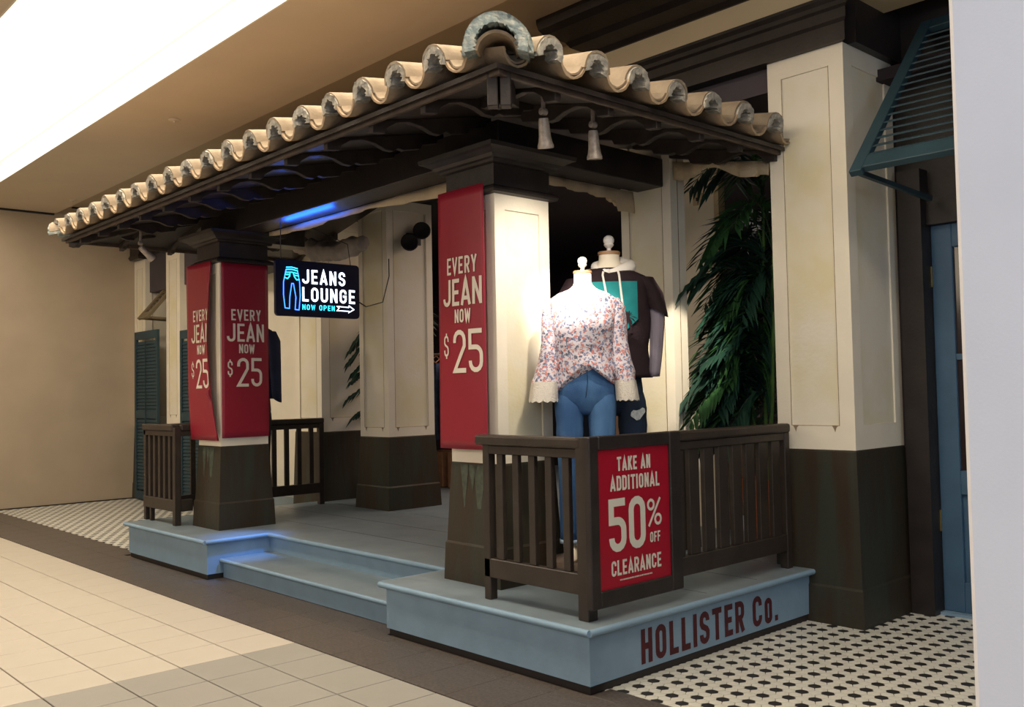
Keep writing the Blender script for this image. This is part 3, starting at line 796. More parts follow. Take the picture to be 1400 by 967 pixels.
# ================================================================== BANNERS
def banner(lbl, mk, L_, u_lim, grp, w, h, texts, curl=None):
    t = thing('banner', lbl, 'banner', mk(w/2, h/2, 0), group=grp)
    n = 14; g_ = []
    b = MB()
    for j in range(n*2+1):
        v = h*j/(n*2)
        b_ = [mk(w*i/n, v, 0) for i in range(n+1)]
        if curl: b_ += [curl(v, k) for k in (1, 2, 3, 4)]
        g_.append(b_)
    b.quads(g_).build('sheet', M['red'], t, smooth=2, thick=-.0012)
    lt = MB()
    for (tx, u0, v0, hh, tot, s, gap) in texts:
        text(lt, tx, u0*w, v0*h, hh*h, tot*w, s, lambda u, v: mk(min(u, u_lim*w), v, .004+EP[0]), gap=gap, sub=.02)
    lt.build('lettering', M['ink'], t, clean=True)
    return t
TX = [('EVERY', .19, .67, .064, .63, .016, .30), ('JEAN', .10, .548, .104, .79, .0235, .22), ('NOW', .34, .482, .052, .33, .0135, .25), ('$', .11, .355, .082, .10, .014, .2), ('25', .30, .29, .165, .54, .0285, .22)]
# near column, front
def mkA(u, v, n):
    w_, h_ = .50, 1.67
    xx = -1.590+u*(.93+.03*(1-v/h_))
    d = .052+.016*math.sin(pi*u/w_)*(.6+.4*math.sin(v*2.2))+.012*(1-v/h_)
    return (xx, .352-d-n, 1.19+v)
TXA = [('EVERY', .23, .67, .066, .63, .0165, .30), ('JEAN', .13, .548, .104, .82, .0255, .20), ('NOW', .40, .482, .052, .33, .0135, .25), ('$', .14, .355, .082, .11, .014, .2), ('25', .36, .29, .165, .59, .030, .20)]
banner('red EVERY JEAN NOW $25 banner on the near column', mkA, 1, 1.0, 'jean sale banners', .50, 1.67, TXA)
# far column, front (curled back along its right edge)
def lerpt(tb, v):
    for a, b in zip(tb, tb[1:]):
        if v <= b[0]: return a[1]+(b[1]-a[1])*(v-a[0])/(b[0]-a[0])
    return tb[-1][1]
def mkB(u, v, n):
    lf = lerpt([(0, -5.49), (.4, -5.545), (1.66, -5.585)], v); rg = lerpt([(0, -4.925), (.15, -4.965), (.45, -5.03), (.9, -5.075), (1.3, -5.065), (1.66, -5.05)], v)
    x = min(lf+u*(1.06), rg)
    return (x, .352-(.056+.03*math.sin(pi*min(1, v/1.66))*(u/.55))-n, 1.155+v)
def clB(v, k):
    x, y, z = mkB(.56, v, 0); a = k/4*pi; r = .016*math.sin(pi*min(1, max(0, v/1.66)))+.002
    return (x-r*(1-math.cos(a))*1.2, y+r*math.sin(a)+.004*k, z)
TXB = [('EVERY', .29, .67, .064, .63, .016, .30), ('JEAN', .20, .548, .104, .79, .0235, .22), ('NOW', .45, .482, .052, .33, .0135, .25), ('$', .19, .355, .082, .10, .014, .2), ('25', .38, .29, .165, .54, .0285, .22)]
banner('red EVERY JEAN NOW $25 banner curling at its edge with its text cut off', mkB, 1, 1.06, 'jean sale banners', .53, 1.66, TXB, curl=clB)
def mkC(u, v, n):
    d = .030+.02*math.sin(pi*u/.49)*math.sin(pi*min(1, v/1.66))
    return (-4.975+d+n, .352+u*.95, 1.175+v*.982)
banner('red EVERY JEAN NOW $25 banner on the right side of the far column', mkC, 1, 1.0, 'jean sale banners', .49, 1.65, TX)

# ================================================================== NEON SIGN
sg = thing('neon_sign', 'dark rounded sign with glowing JEANS LOUNGE NOW OPEN lettering and a jeans outline', 'sign', (-4.2, .925, 2.5))
sx, sy0, sz0, sw, sh = -4.2, .505, 2.255, .85, .50
def rr(w_, h_, r, n=5):
    o = []
    for cx, cy, a0 in ((w_-r, h_-r, 0), (r, h_-r, 90), (r, r, 180), (w_-r, r, 270)):
        o += [(cx+r*math.cos(math.radians(a0+90*k/n)), cy+r*math.sin(math.radians(a0+90*k/n))) for k in range(n+1)]
    return o
MB().prism(rr(sw, sh, .035), lambda u, v: (sx-.035, sy0+u, sz0+v), lambda u, v: (sx, sy0+u, sz0+v)).build('sign_box', M['signb'], sg)
ns = lambda e: (lambda u, v: (sx+.004+e+EP[0], sy0+u*sw, sz0+v*sh))
def ntext(tx, u0, v0, hh, tot, s, m1, gap=.24):
    f = lambda e: (lambda u, v: (sx+.004+e+EP[0], sy0+u0*sw+u, sz0+v0*sh+v))
    b = MB(); text(b, tx, 0, 0, hh*sh, tot*sw, s, f(0), gap=gap); b.build('lettering', M[m1], sg, clean=True)
    return f
ntext('JEANS', .30, .595, .255, .52, .0195, 'nw', gap=.36)
ntext('LOUNGE', .30, .275, .255, .64, .0195, 'nw', gap=.36)
# inner line of the doubled tubes (same centre line as the letters)
def thin(b, tx, u0, v0, hh, tot, s, gap=.36):
    un = sum(WID.get(c, 1) for c in tx)+gap*(len(tx)-1); lw = tot*sw/un; u = 0
    for c in tx:
        ww = WID.get(c, 1)*lw
        for pl in glyph(c, ww, hh*sh, s): strip(b, [(u+x, y) for x, y in pl], .0050, lambda a, v: (sx+.0075+EP[0], sy0+u0*sw+a, sz0+v0*sh+v))
        u += ww+gap*lw
b = MB(); thin(b, 'JEANS', .30, .595, .255, .52, .0195); thin(b, 'LOUNGE', .30, .275, .255, .64, .0195); b.build('tube_centre_line', M['nwc'], sg, clean=True)
ntext('NOW OPEN', .30, .125, .095, .385, .0072, 'nc', gap=.45)
b = MB(); ar = [(.715, .215), (.74, .185), (.715, .135), (.86, .135), (.86, .11), (.925, .17), (.865, .235), (.86, .205), (.715, .215)]
strip(b, [(x*sw, y*sh) for x, y in ar], .008, lambda u, v: (sx+.005, sy0+u, sz0+v)); b.build('arrow', M['nw'], sg, clean=True)
b = MB(); jx = [(.115, .82), (.085, .60), (.083, .38), (.10, .14), (.15, .135), (.155, .34), (.178, .58), (.198, .58), (.225, .34), (.215, .12), (.26, .115), (.275, .36), (.27, .60), (.245, .82)]
strip(b, [(x*sw, y*sh) for x, y in jx], .009, lambda u, v: (sx+.005, sy0+u, sz0+v)); b.build('jeans_outline', M['nb'], sg, clean=True)
b = MB()
for pl in ([(.115, .86), (.18, .87), (.248, .85)], [(.112, .82), (.18, .83), (.250, .81)], [(.105, .77), (.18, .78), (.255, .76)], [(.098, .68), (.13, .66), (.155, .71), (.158, .76)], [(.198, .76), (.21, .70), (.235, .65), (.268, .66)], [(.10, .73), (.15, .735)], [(.205, .73), (.262, .72)]):
    strip(b, [(x*sw, y*sh) for x, y in pl], .009, lambda u, v: (sx+.006+EP[0], sy0+u, sz0+v))
b.build('jeans_waist_tubes', M['nc'], sg, clean=True)
MB().tube([(sx-.018, sy0+.06, 2.75), (sx-.018, sy0+.06, 3.085)], .004, 6).build('hanging_wire', M['black'], sg)
MB().tube([(sx-.018, sy0+.77, 2.75), (sx-.018, sy0+.74, 2.95), (sx-.018, sy0+.3, 3.085)], .004, 6).build('hanging_wire', M['black'], sg)
MB().tube([(sx-.02, sy0+.85, 2.42), (sx-.05, 1.46, 2.38), (sx-.2, 1.75, 2.45), (sx-.45, 2.0, 2.75), (sx-.60, 2.10, 2.95)], .006, 6).build('power_cord', M['black'], sg, smooth=True)
light('AREA', 'neon_glow_up', (-3.80, .60, 3.03), (-3.80, .60, 3.1), 9, (.01, .12, 1), .8, .05)
light('SPOT', 'neon_glow_down', (-3.70, .62, 2.20), (-4.48, .30, .18), 280, (.08, .35, 1), .10, spot=24, blend=.9)

# ================================================================== CANVAS UNDER THE BEAMS
def valance(lbl, p, q, z, hfun, grp='canvas edges'):
    p = Vector(p); q = Vector(q); n = 40; nn = Vector((-(q-p).y, (q-p).x, 0)).normalized(); g_ = [[], [], []]
    for k in range(n+1):
        f_ = k/n; c = p.lerp(q, f_); wv = .012*math.sin(f_*31)+.006*math.sin(f_*67)
        hh = hfun(f_)
        g_[0].append(c+Vector((0, 0, z))); g_[1].append(c+nn*wv+Vector((0, 0, z-hh*.5))); g_[2].append(c+nn*wv*1.6+Vector((0, 0, z-hh)))
    o = MB().quads(g_).build('canvas_valance', M['canvas'], thick=.004, smooth=2); tag(o, lbl, 'canvas', grp)
valance('long cream canvas edge hanging under the front porch beam', (-4.75, .735, 0), (-1.62, .735, 0), 3.084, lambda f: .035+.055*f+.02*math.sin(f*9))
valance('short cream canvas edge hanging under the beam above the mannequins', (-1.43, .88, 0), (-1.43, 2.08, 0), 3.084, lambda f: .05+.05*f+(.07 if f > .86 else 0))
valance('cream canvas edge hanging over the palm at the right end of the porch', (-1.09, 2.16, .15), (-.24, 2.16, .0), 3.115, lambda f: .13-.06*math.sin(f*3.2)+.03*math.sin(f*11))
def bundle(lbl, pts, r, m='canvas2', seed=1):
    pts = [Vector(p) for p in pts]; n = 36; rings = []
    for k in range(n+1):
        f_ = k/n*(len(pts)-1); i = min(int(f_), len(pts)-2); c = pts[i].lerp(pts[i+1], f_-i)
        d = (pts[-1]-pts[0]).normalized(); a = d.cross(Vector((0, 0, 1))).normalized(); u = Vector((0, 0, 1))
        rk = r*(1-.35*abs(2*k/n-1)**3)*(.75+.5*noise.noise(Vector((k*.22, seed, 0))))
        ring = []
        for j in range(20):
            t_ = 2*pi*j/20; q_ = rk*(1+.30*noise.noise(Vector((math.cos(t_)*2.4, math.sin(t_)*2.4, k*.09+seed)))+.16*noise.noise(Vector((math.cos(t_+k*.05)*6, math.sin(t_+k*.05)*6, k*.12+seed))))
            ring.append(c+a*math.cos(t_)*q_*.7+u*math.sin(t_)*q_*.8)
        rings.append(ring)
    o = MB().loft(rings).build('canvas_bundle', M[m], smooth=2); tag(o, lbl, 'canvas'); return o
bundle('grey gathered canvas bundle hanging behind the neon sign', [(-6.1, 1.75, 3.25), (-5.6, 1.72, 3.10), (-5.1, 1.70, 3.03), (-4.62, 1.68, 3.06)], .17)
o = bundle('small knot of cream canvas at the end of the beam above the mannequins', [(-1.50, 1.86, 3.03), (-1.47, 2.0, 2.99), (-1.45, 2.09, 3.02)], .055, 'canvas', 4)

# ================================================================== EAVE SPOT LAMPS
def eave_lamp(lbl, p, aim, on=False, energy=0, col_=(1, .86, .66), spot=60, zh=None, blend=.6):
    p = Vector(p); t = thing('spot_lamp', lbl, 'lamp', p, group='spot lamps under the eave')
    zt = zh
    MB().tube([(p.x, p.y, zt), (p.x, p.y, p.z+.05)], .012, 8).build('stem', M['metal'], t)
    MB().lathe([(.0, -.02), (.02, -.018), (.022, 0), (.02, .018), (0, .02)], (p.x, p.y, p.z+.035), 12, (0, 1, 0)).build('knuckle', M['metal'], t, smooth=True)
    d = (Vector(aim)-p).normalized()
    MB().lathe([(0, 0), (.026, 0), (.030, .02), (.034, .10), (.040, .135), (.046, .15), (.046, .165), (.036, .166), (.030, .12), (0, .12)], p, 20, d).build('lamp_body', M['metal'], t, smooth=True)
    MB().lathe([(0, .122), (.030, .122), (.031, .150), (0, .152)], p, 16, d).build('bulb', M['lamp_on' if on else 'glass'], t, smooth=True)
    if energy:
        light('SPOT', 'spot_lamp_light', p+d*.19, aim, energy, col_, .03, spot=spot, blend=blend)
    return t
eave_lamp('pale aged spot lamp under the right eave, nearer the roof corner', (-.36, .10, 3.06), (-.50, .30, 2.3), False, 0, zh=3.21)
eave_lamp('pale aged spot lamp under the right eave, second from the roof corner', (-.36, .50, 3.06), (-.42, .60, 2.3), False, 0, zh=3.21)
eave_lamp('small lit spot lamp under the far left eave', (-5.95, .0, 3.03), (-6.2, 1.6, 1.7), True, 26, zh=3.26, spot=70)
# beams set beside the two eave lamps, onto the mannequins and near column
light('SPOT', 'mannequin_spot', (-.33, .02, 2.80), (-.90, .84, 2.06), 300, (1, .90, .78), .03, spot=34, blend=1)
light('SPOT', 'rear_column_added_spot', (-.20, 1.12, 2.86), (-1.08, 2.2, 1.74), 260, (1, .88, .70), .03, spot=27, blend=.5)  # added light with no lamp at its place, brightens the rear column
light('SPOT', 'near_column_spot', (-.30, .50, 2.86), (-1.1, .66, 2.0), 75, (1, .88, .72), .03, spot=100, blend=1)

# ================================================================== twin flood lamp on the rear column
t = thing('flood_lamp', 'black twin flood lamp fixed high on the middle rear column', 'lamp', (-4.86, 2.45, 3.2))
BX(-4.875, -4.86, 2.38, 2.56, 3.14, 3.26).build('back_plate', M['black'], t)
for (y, z) in ((2.34, 3.13), (2.50, 3.27)):
    h_ = MB().lathe([(0, 0), (.05, .0), (.085, .07), (.095, .12), (.085, .125), (0, .10)], (-4.86, y+.06, z), 20, (.75, -.45, .1)); h_.build('lamp_head', M['black'], t, smooth=True)

# ================================================================== AWNINGS (louvred, propped out)
def awning(lbl, x0, x1, yt, zt_, yb, zb_, m, n=16, back=2.72):
    t = thing('louvred_awning', lbl, 'awning', ((x0+x1)/2, yt, zt_), group='propped louvred awnings')
    a = Vector((0, yt, zt_)); c = Vector((0, yb, zb_)); nrm = Vector((0, (zt_-zb_), -(yt-yb))).normalized()
    nrm = Vector((0, -abs(zt_-zb_), abs(yt-yb))).normalized()
    X = lambda x, f_, o_=0: a.lerp(c, f_)+Vector((x, 0, 0))+nrm*o_
    for x in (x0+.04, x1-.04):
        MB().obox(X(x, 0), X(x, 1), .08, .045, upv=nrm).build('stile', M[m], t, bevel=.004)
    for f_ in (.035, .95):
        MB().obox(X(x0+.08, f_), X(x1-.08, f_), .11, .045, upv=nrm).build('rail', M[m], t, bevel=.004)
    for k in range(n):
        f_ = .085+.83*(k+.5)/n
        p = X(x0+.08, f_); q = X(x1-.08, f_)
        MB().obox(p, q, .06, .010, upv=(0, -.35, 1)).build('slat', M[m], t)
    for x in (x0+.03, x1-.03):
        MB().obox(X(x, .985), Vector((x, back, zb_-.02)), .03, .03).build('prop_bar', M[m], t)
    return t
awning('blue-green louvred awning propped out over the blue door', .60, 1.72, 2.76, 3.98, 1.70, 2.80, 'shut', 17, 2.72)
awning('small louvred awning on the farthest shop window at the left', -11.02, -10.66, 2.60, 3.62, 1.86, 2.74, 'awnt', 14, 2.7)
# shutters
def shutter(lbl, x0, x1, y, z0, z1, n=44, m='shut'):
    t = thing('window_shutter', lbl, 'shutter', ((x0+x1)/2, y, z0), group='tall dark shutters')
    BX(x0, x0+.06, y, y+.04, z0, z1).build('stile', M[m], t); BX(x1-.06, x1, y, y+.04, z0, z1).build('stile', M[m], t)
    for z in (z0, (z0+z1)/2-.05, z1-.12): BX(x0+.06, x1-.06, y, y+.04, z, z+.12).build('rail', M[m], t)
    for k in range(n):
        z = z0+.14+(z1-z0-.3)*k/n
        MB().obox((x0+.06, y+.025, z+.03), (x1-.06, y+.025, z+.03), .055, .012, upv=(0, -.95, .35)).build('slat', M[m], t)
    MB().obox(((x0+x1)/2, y-.005, z0+.15), ((x0+x1)/2, y-.005, z1-.15), .012, .012, upv=(0, 1, 0)).build('tilt_rod', M[m], t)
shutter('tall dark green shutter standing at the farthest pilaster by the tan wall', -11.60, -10.72, 2.02, .03, 2.58)
shutter('tall dark shutter just left of the folded red banner', -10.09, -9.3, 2.10, .03, 2.52)
# shop window wall behind
# ================================================================== BLUE DOOR
dr = struct(MB().box(.56, .70, 2.86, 2.92, .02, 2.62).box(1.36, 1.50, 2.86, 2.92, .02, 2.62).box(.70, 1.36, 2.86, 2.92, 2.46, 2.62).box(.70, 1.36, 2.86, 2.92, .02, .22).box(.70, 1.36, 2.86, 2.92, .80, .96).build('door_1', M['door'], bevel=.005), 'blue glazed shop door')
BX(.70, 1.36, 2.895, 2.91, .22, .80).build('door_panel', M['door'], dr)
BX(.78, 1.28, 2.88, 2.90, .30, .72).build('raised_field', M['door'], dr, bevel=.008)
for z0_, z1_ in ((.96, 1.70), (1.74, 2.46)):
    BX(.70, 1.02, 2.885, 2.895, z0_, z1_).build('pane', M['glass'], dr); BX(1.04, 1.36, 2.885, 2.895, z0_, z1_).build('pane', M['glass'], dr)
BX(.70, 1.36, 2.87, 2.915, 1.70, 1.74).build('muntin', M['door'], dr); 
for z0_, z1_ in ((.96, 1.70), (1.74, 2.46)): BX(1.02, 1.04, 2.87, 2.915, z0_, z1_).build('muntin', M['door'], dr)
for z in (.55, 2.2): BX(.553, .566, 2.845, 2.865, z, z+.14).build('hinge', M['brass'], dr)
o = BX(.80, 1.00, 2.872, 2.878, 1.80, 2.25).build('warm_glimpse', M['orange'], dr); o['label'] = 'orange panel standing for the warm interior glimpsed in the door glass'  # panel added in place of the warm interior seen through the pane

# ================================================================== MANNEQUINS
def place(loc, rz):
    c, s = math.cos(rz), math.sin(rz)
    return lambda x, y, z: (loc[0]+x*c-y*s, loc[1]+x*s+y*c, z)
def ring(W, cx, cy, z, rx, ry, n=28, p=2.3, tilt=0, zf=None):
    o = []
    for k in range(n):
        a = 2*pi*k/n; ca, sa = math.cos(a), math.sin(a)
        x = math.copysign(abs(ca)**(2/p), ca)*rx; y = math.copysign(abs(sa)**(2/p), sa)*ry
        zz = z+tilt*x
        if zf: zz += zf(x, y, a)
        o.append(W(cx+x, cy+y, zz))
    return o
def interp(tbl, z):
    tbl = sorted(tbl)
    if z <= tbl[0][0]: return tbl[0][1:]
    for a, b in zip(tbl, tbl[1:]):
        if z <= b[0]:
            f_ = (z-a[0])/(b[0]-a[0]); f_ = f_*f_*(3-2*f_)*.4+f_*.6
            return tuple(x+(y-x)*f_ for x, y in zip(a[1:], b[1:]))
    return tbl[-1][1:]
def wrinkle(k, j, seed, amp):
    return 1+amp*noise.noise(Vector((math.cos(k)*1.7+seed, math.sin(k)*1.7, j*9)))
def body(W, tbl, z0, z1, n=30, m=26, p=2.3, seed=0, amp=.06, hem=None, cy0=0):
    # tbl rows: z, rx, ry, cx, cy ; loft from z1 down to z0
    rings = []
    for i in range(m+1):
        f_ = i/m; z = z1+(z0-z1)*f_
        rx, ry, cx, cy = interp(tbl, z); r_ = []
        for k in range(n):
            a = 2*pi*k/n; ca, sa = math.cos(a), math.sin(a); wk = wrinkle(a, z, seed, amp)
            x = math.copysign(abs(ca)**(2/p), ca)*rx*wk; y = math.copysign(abs(sa)**(2/p), sa)*ry*wk
            zz = z+(hem(x, y)*max(0, f_-.6)/.4 if hem else 0)
            r_.append(W(cx+x, cy+y, zz))
        rings.append(r_)
    return MB().loft(rings)
def finial(t, W, z, s=1.):
    MB().lathe([(r*s, z+h*s) for r, h in ((0.016, 0), (.012, .012), (.012, .022), (.022, .030), (.028, .040), (.024, .048), (.029, .056), (.030, .070), (.024, .084), (.012, .092), (0, .094))], W(0, 0, 0)[:2]+(0,), 16).build('finial', M['finial'], t, smooth=True)
def foot_stand(t, W, z0):
    MB().lathe([(.26, H), (.26, z0-.02), (.25, z0), (0, z0)], W(0, 0, 0)[:2]+(0,), 32).build('round_plinth', M['skin'], t, smooth=True)
def legs(t, W, m, x_off, z_top, z_hem, r_top, r_knee, r_hem, z_floor, spread=.03, hemm='hem', seed=0):
    for s in (-1, 1):
        tb = []
        rings = []
        for i in range(19):
            f_ = i/18; z = z_top+(z_hem-z_top)*f_
            r_ = r_top+(r_knee-r_top)*min(1, f_/.55) if f_ < .55 else r_knee+(r_hem-r_knee)*(f_-.55)/.45
            bend = -.03*math.sin(f_*pi)
            if i < 4: r_ *= (.45, .78, .94, 1.0)[i]
            rings.append(ring(W, s*(x_off+spread*f_), bend, z, r_*(1+.06*noise.noise(Vector((i*.9, s, seed)))), r_*1.08*(1+.07*noise.noise(Vector((i*.9, s+5, seed)))), 22, 2.1))
        MB().loft(rings).build('trouser_leg', M[m], t, smooth=2)
        MB().loft([ring(W, s*(x_off+spread), 0, z_hem+.002, r_hem*1.04, r_hem*1.12, 22), ring(W, s*(x_off+spread), 0, z_hem-.022, r_hem*1.05, r_hem*1.13, 22)]).build('trouser_hem', M[hemm], t, smooth=2)
        # bare mannequin foot
        fx = s*(x_off+spread)
        MB().loft([ring(W, fx, .0, z_hem, .036, .045, 14), ring(W, fx, .0, z_floor+.09, .034, .042, 14), ring(W, fx, -.02, z_floor+.055, .038, .075, 14), ring(W, fx, -.05, z_floor+.02, .042, .115, 14), ring(W, fx, -.055, z_floor+.001, .040, .115, 14)]).build('foot', M['torso'], t, smooth=2)
# ---- woman
wl = (-.76, .80, H)
t = thing('dress_form', 'headless mannequin in a white floral blouse with lace cuffs and blue jeans', 'mannequin', wl, 0, 'display mannequins')
W = place(wl, math.radians(45))
zf_ = .50
foot_stand(t, W, zf_)
TW = [(2.30, .056, .054, 0, 0), (2.22, .056, .058, 0, 0), (2.185, .085, .07, 0, .005), (2.155, .155, .085, 0, .005), (2.12, .205, .10, 0, 0), (2.05, .205, .115, 0, -.01), (1.95, .185, .135, 0, -.02), (1.86, .172, .12, 0, -.01), (1.78, .165, .11, 0, 0), (1.70, .172, .115, 0, 0), (1.60, .185, .122, 0, 0), (1.5, .19, .12, 0, 0)]
body(W, TW, 2.10, 2.285, m=10, amp=0).build('torso', M['torso'], t, smooth=2)
MB().loft([ring(W, 0, 0, 2.283, .060, .058), ring(W, 0, 0, 2.300, .060, .058)]).build('neck_cap', M['capw'], t, bevel=.003, smooth=True)
finial(t, W, 2.298)
TB = [(z, rx*1.045+.004, ry*1.06+.006, cx, cy) for z, rx, ry, cx, cy in TW]
hemf = lambda x, y: (-.075*min(1, (abs(x)/.18))**1.3+.055*(1-min(1, abs(x)/.16)))*(1 if y < 0 else .0)-(.045 if x < 0 else 0)*abs(x)/.18
TB = [(z, rx+(.012 if z < 1.85 else 0), ry+(.012 if z < 1.85 else 0), cx, cy) for z, rx, ry, cx, cy in TB]
body(W, TB, 1.655, 2.178, m=26, amp=.10, seed=3, hem=hemf).build('blouse', M['floral'], t, smooth=2)
for s in (-1, 1):
    w0 = .085 if s < 0 else .066
    sp = [(s*.175, 0, 2.125, .05, .055), (s*.205, .0, 2.07, .056, .062), (s*.215, -.005, 1.95, .056, .062), (s*.218, -.01, 1.85, .055, .062), (s*.226, -.03, 1.74, .062, .066), (s*.240, -.05, 1.66, .072, .075), (s*(.250), -.06, 1.60, w0, .082)]
    rings = []
    for i in range(25):
        f_ = i/24*(len(sp)-1); a = min(int(f_), len(sp)-2); q = [sp[a][k]+(sp[a+1][k]-sp[a][k])*(f_-a) for k in range(5)]
        n_ = 24; r_ = []
        for k in range(n_):
            an = 2*pi*k/n_; wk = 1+.10*noise.noise(Vector((math.cos(an)*1.5+s*4, math.sin(an)*1.5, i*.16)))+(.07*math.sin(an*5)*max(0, i/24-.55))
            r_.append(W(q[0]+math.cos(an)*q[3]*wk, q[1]+math.sin(an)*q[4]*wk, q[2]))
        rings.append(r_)
    MB().loft(rings, caps=False).build('sleeve', M['floral'], t, smooth=2)
    rings = []
    for i in range(4):
        r_ = []
        for k in range(40):
            an = 2*pi*k/40; g2 = w0*(1.0+.09*i/3)*(1+.04*math.sin(an*5)); hz = 1.605-.115*i/3-(.014*abs(math.sin(an*6)) if i == 3 else 0)
            r_.append(W(s*(.250+.004*i)+math.cos(an)*g2, -.06-.004*i+math.sin(an)*(.084+.006*i)*(1+.04*math.sin(an*5)), hz))
        rings.append(r_)
    MB().loft(rings, caps=False).build('lace_cuff', M['lace'], t, smooth=2)
TJ = [(1.74, .158, .108, 0, 0), (1.66, .170, .118, 0, 0), (1.56, .188, .128, 0, 0), (1.48, .192, .118, 0, 0), (1.42, .165, .095, 0, 0), (1.39, .12, .07, 0, 0)]
body(W, TJ, 1.395, 1.73, m=12, amp=.03, seed=8, p=2.5).build('jeans_hips', M['jeans'], t, smooth=2)
legs(t, W, 'jeans', .098, 1.62, .62, .100, .074, .066, zf_, .012)
MB().loft([ring(W, 0, 0, 1.728, .163, .113, 30, 2.5), ring(W, 0, 0, 1.690, .168, .118, 30, 2.5)], caps=False).build('waistband', M['jeans'], t, smooth=2)
MB().lathe([(.011, 0), (.011, .006), (0, .008)], W(0, -.121, 1.708), 12, Vector(W(0, -1, 0))-Vector(W(0, 0, 0))).build('button', M['metal'], t)
MB().tube([W(.012, -.124, 1.69), W(.014, -.134, 1.60), W(.0, -.128, 1.50)], .0018, 6).build('fly_seam', M['jeansd'], t)
for s in (-1, 1):
    MB().tube([W(s*.085, -.108, 1.69), W(s*.11, -.112, 1.64), W(s*.165, -.075, 1.625)], .003, 6).build('pocket_seam', M['jeansd'], t)

# ---- man
def man(label, loc, rz, top, topm, jm, tee=True, zf_=.47, dz=0, k_=1.0, pr_=.27):
    t = thing('dress_form', label, 'mannequin', loc, 0, 'display mannequins')
    W0 = place(loc, math.radians(rz)); W = lambda x, y, z: W0(x*k_, y*k_, z+dz)
    MB().lathe([(pr_, H+.001), (pr_, zf_+dz-.02), (pr_-.01, zf_+dz), (0, zf_+dz)], (loc[0], loc[1], 0), 32).build('round_plinth', M['skin'], t, smooth=True)
    TM = [(2.49, .070, .066, 0, 0), (2.43, .072, .070, 0, 0), (2.385, .10, .085, 0, .0), (2.35, .18, .10, 0, .005), (2.31, .255, .115, 0, .005), (2.24, .272, .13, 0, 0), (2.12, .262, .145, 0, -.01), (2.0, .255, .145, 0, -.01), (1.85, .25, .140, 0, 0), (1.7, .252, .140, 0, 0), (1.6, .256, .140, 0, 0)]
    body(W, TM, 2.30, 2.475, m=10, amp=0).build('torso', M['torso'], t, smooth=2)
    MB().loft([ring(W, 0, 0, 2.472, .077, .073), ring(W, 0, 0, 2.495, .077, .073)]).build('neck_cap', M['capw'], t, bevel=.003, smooth=True)
    finial(t, W, 2.493+dz, 1.25)
    TS = [(z, rx*1.03+.004, ry*1.05+.006, cx, cy) for z, rx, ry, cx, cy in TM]
    body(W, TS, 1.625, 2.375, m=28, amp=.07, seed=12).build('shirt', M[topm], t, smooth=2)
    for s in (-1, 1):
        end = 2.07 if tee else 1.62
        pts = [(s*.225, .0, 2.31, .075, .085), (s*.285, -.005, 2.22, .078, .092), (s*.325, -.01, end, .070 if tee else .055, .09 if tee else .06)]
        rings = []
        for i in range(13):
            f_ = i/12*2; a = min(int(f_), 1); q = [pts[a][k]+(pts[a+1][k]-pts[a][k])*(f_-a) for k in range(5)]
            rings.append([W(q[0]+math.cos(2*pi*k/22)*q[3], q[1]+math.sin(2*pi*k/22)*q[4]*(1+.08*noise.noise(Vector((k*.5, i*.4, s)))), q[2]+math.cos(2*pi*k/22)*(-.035 if s > 0 else .035)*(i/12)) for k in range(22)])
        MB().loft(rings, caps=tee is False).build('sleeve', M[topm], t, smooth=2)
        if tee:
            rings = []
            for i in range(13):
                f_ = i/12; z = 2.13-.50*f_
                rings.append([W(s*(.318-.03*f_*f_)+math.cos(2*pi*k/24)*(.056-.020*f_)*(1+.08*math.sin(k*2.1)), -.01-.02*f_+math.sin(2*pi*k/24)*(.066-.02*f_)*(1+.08*math.sin(k*2.1)), z) for k in range(24)])
            MB().loft(rings).build('knit_undersleeve', M['sleeve'], t, smooth=2)
    body(W, [(1.66, .20, .13, 0, 0), (1.5, .215, .14, 0, 0), (1.42, .19, .11, 0, 0), (1.36, .14, .08, 0, 0)], 1.37, 1.66, m=8, amp=.03).build('trouser_hips', M[jm], t, smooth=2)
    legs(t, W, jm, .128, 1.58, .58, .108, .085, .075, zf_+dz, .02, hemm=jm, seed=4)
    return t, W, TS
t, W, TS = man('headless mannequin in a dark maroon tee with teal print and white hood', (-.995, 1.31, H), 42, None, 'tee', 'jeansd')
def on_chest(W, TS, x, z, o_=.007):
    rx, ry, cx, cy = interp(TS, z); q = min(.999, abs(x/rx)); p = 2.3
    y = -ry*(1-q**p)**(1/p)
    return W(x, cy+y*1.03-o_, z)
def patch(W, TS, outline_top, outline_bot, x0, x1, n=12, o_=.010):
    g_ = []
    for j in range(11):
        g_.append([on_chest(W, TS, x0+(x1-x0)*i/n, outline_top+(outline_bot(x0+(x1-x0)*i/n)-outline_top)*j/10, o_) for i in range(n+1)])
    return MB().quads(g_)
patch(W, TS, 2.275, lambda x: 2.02-.11*(1-abs((x-.07)/.12)) if abs(x-.07) < .12 else 2.02, -.125, .185).build('teal_print', M['teal'], t, smooth=2)
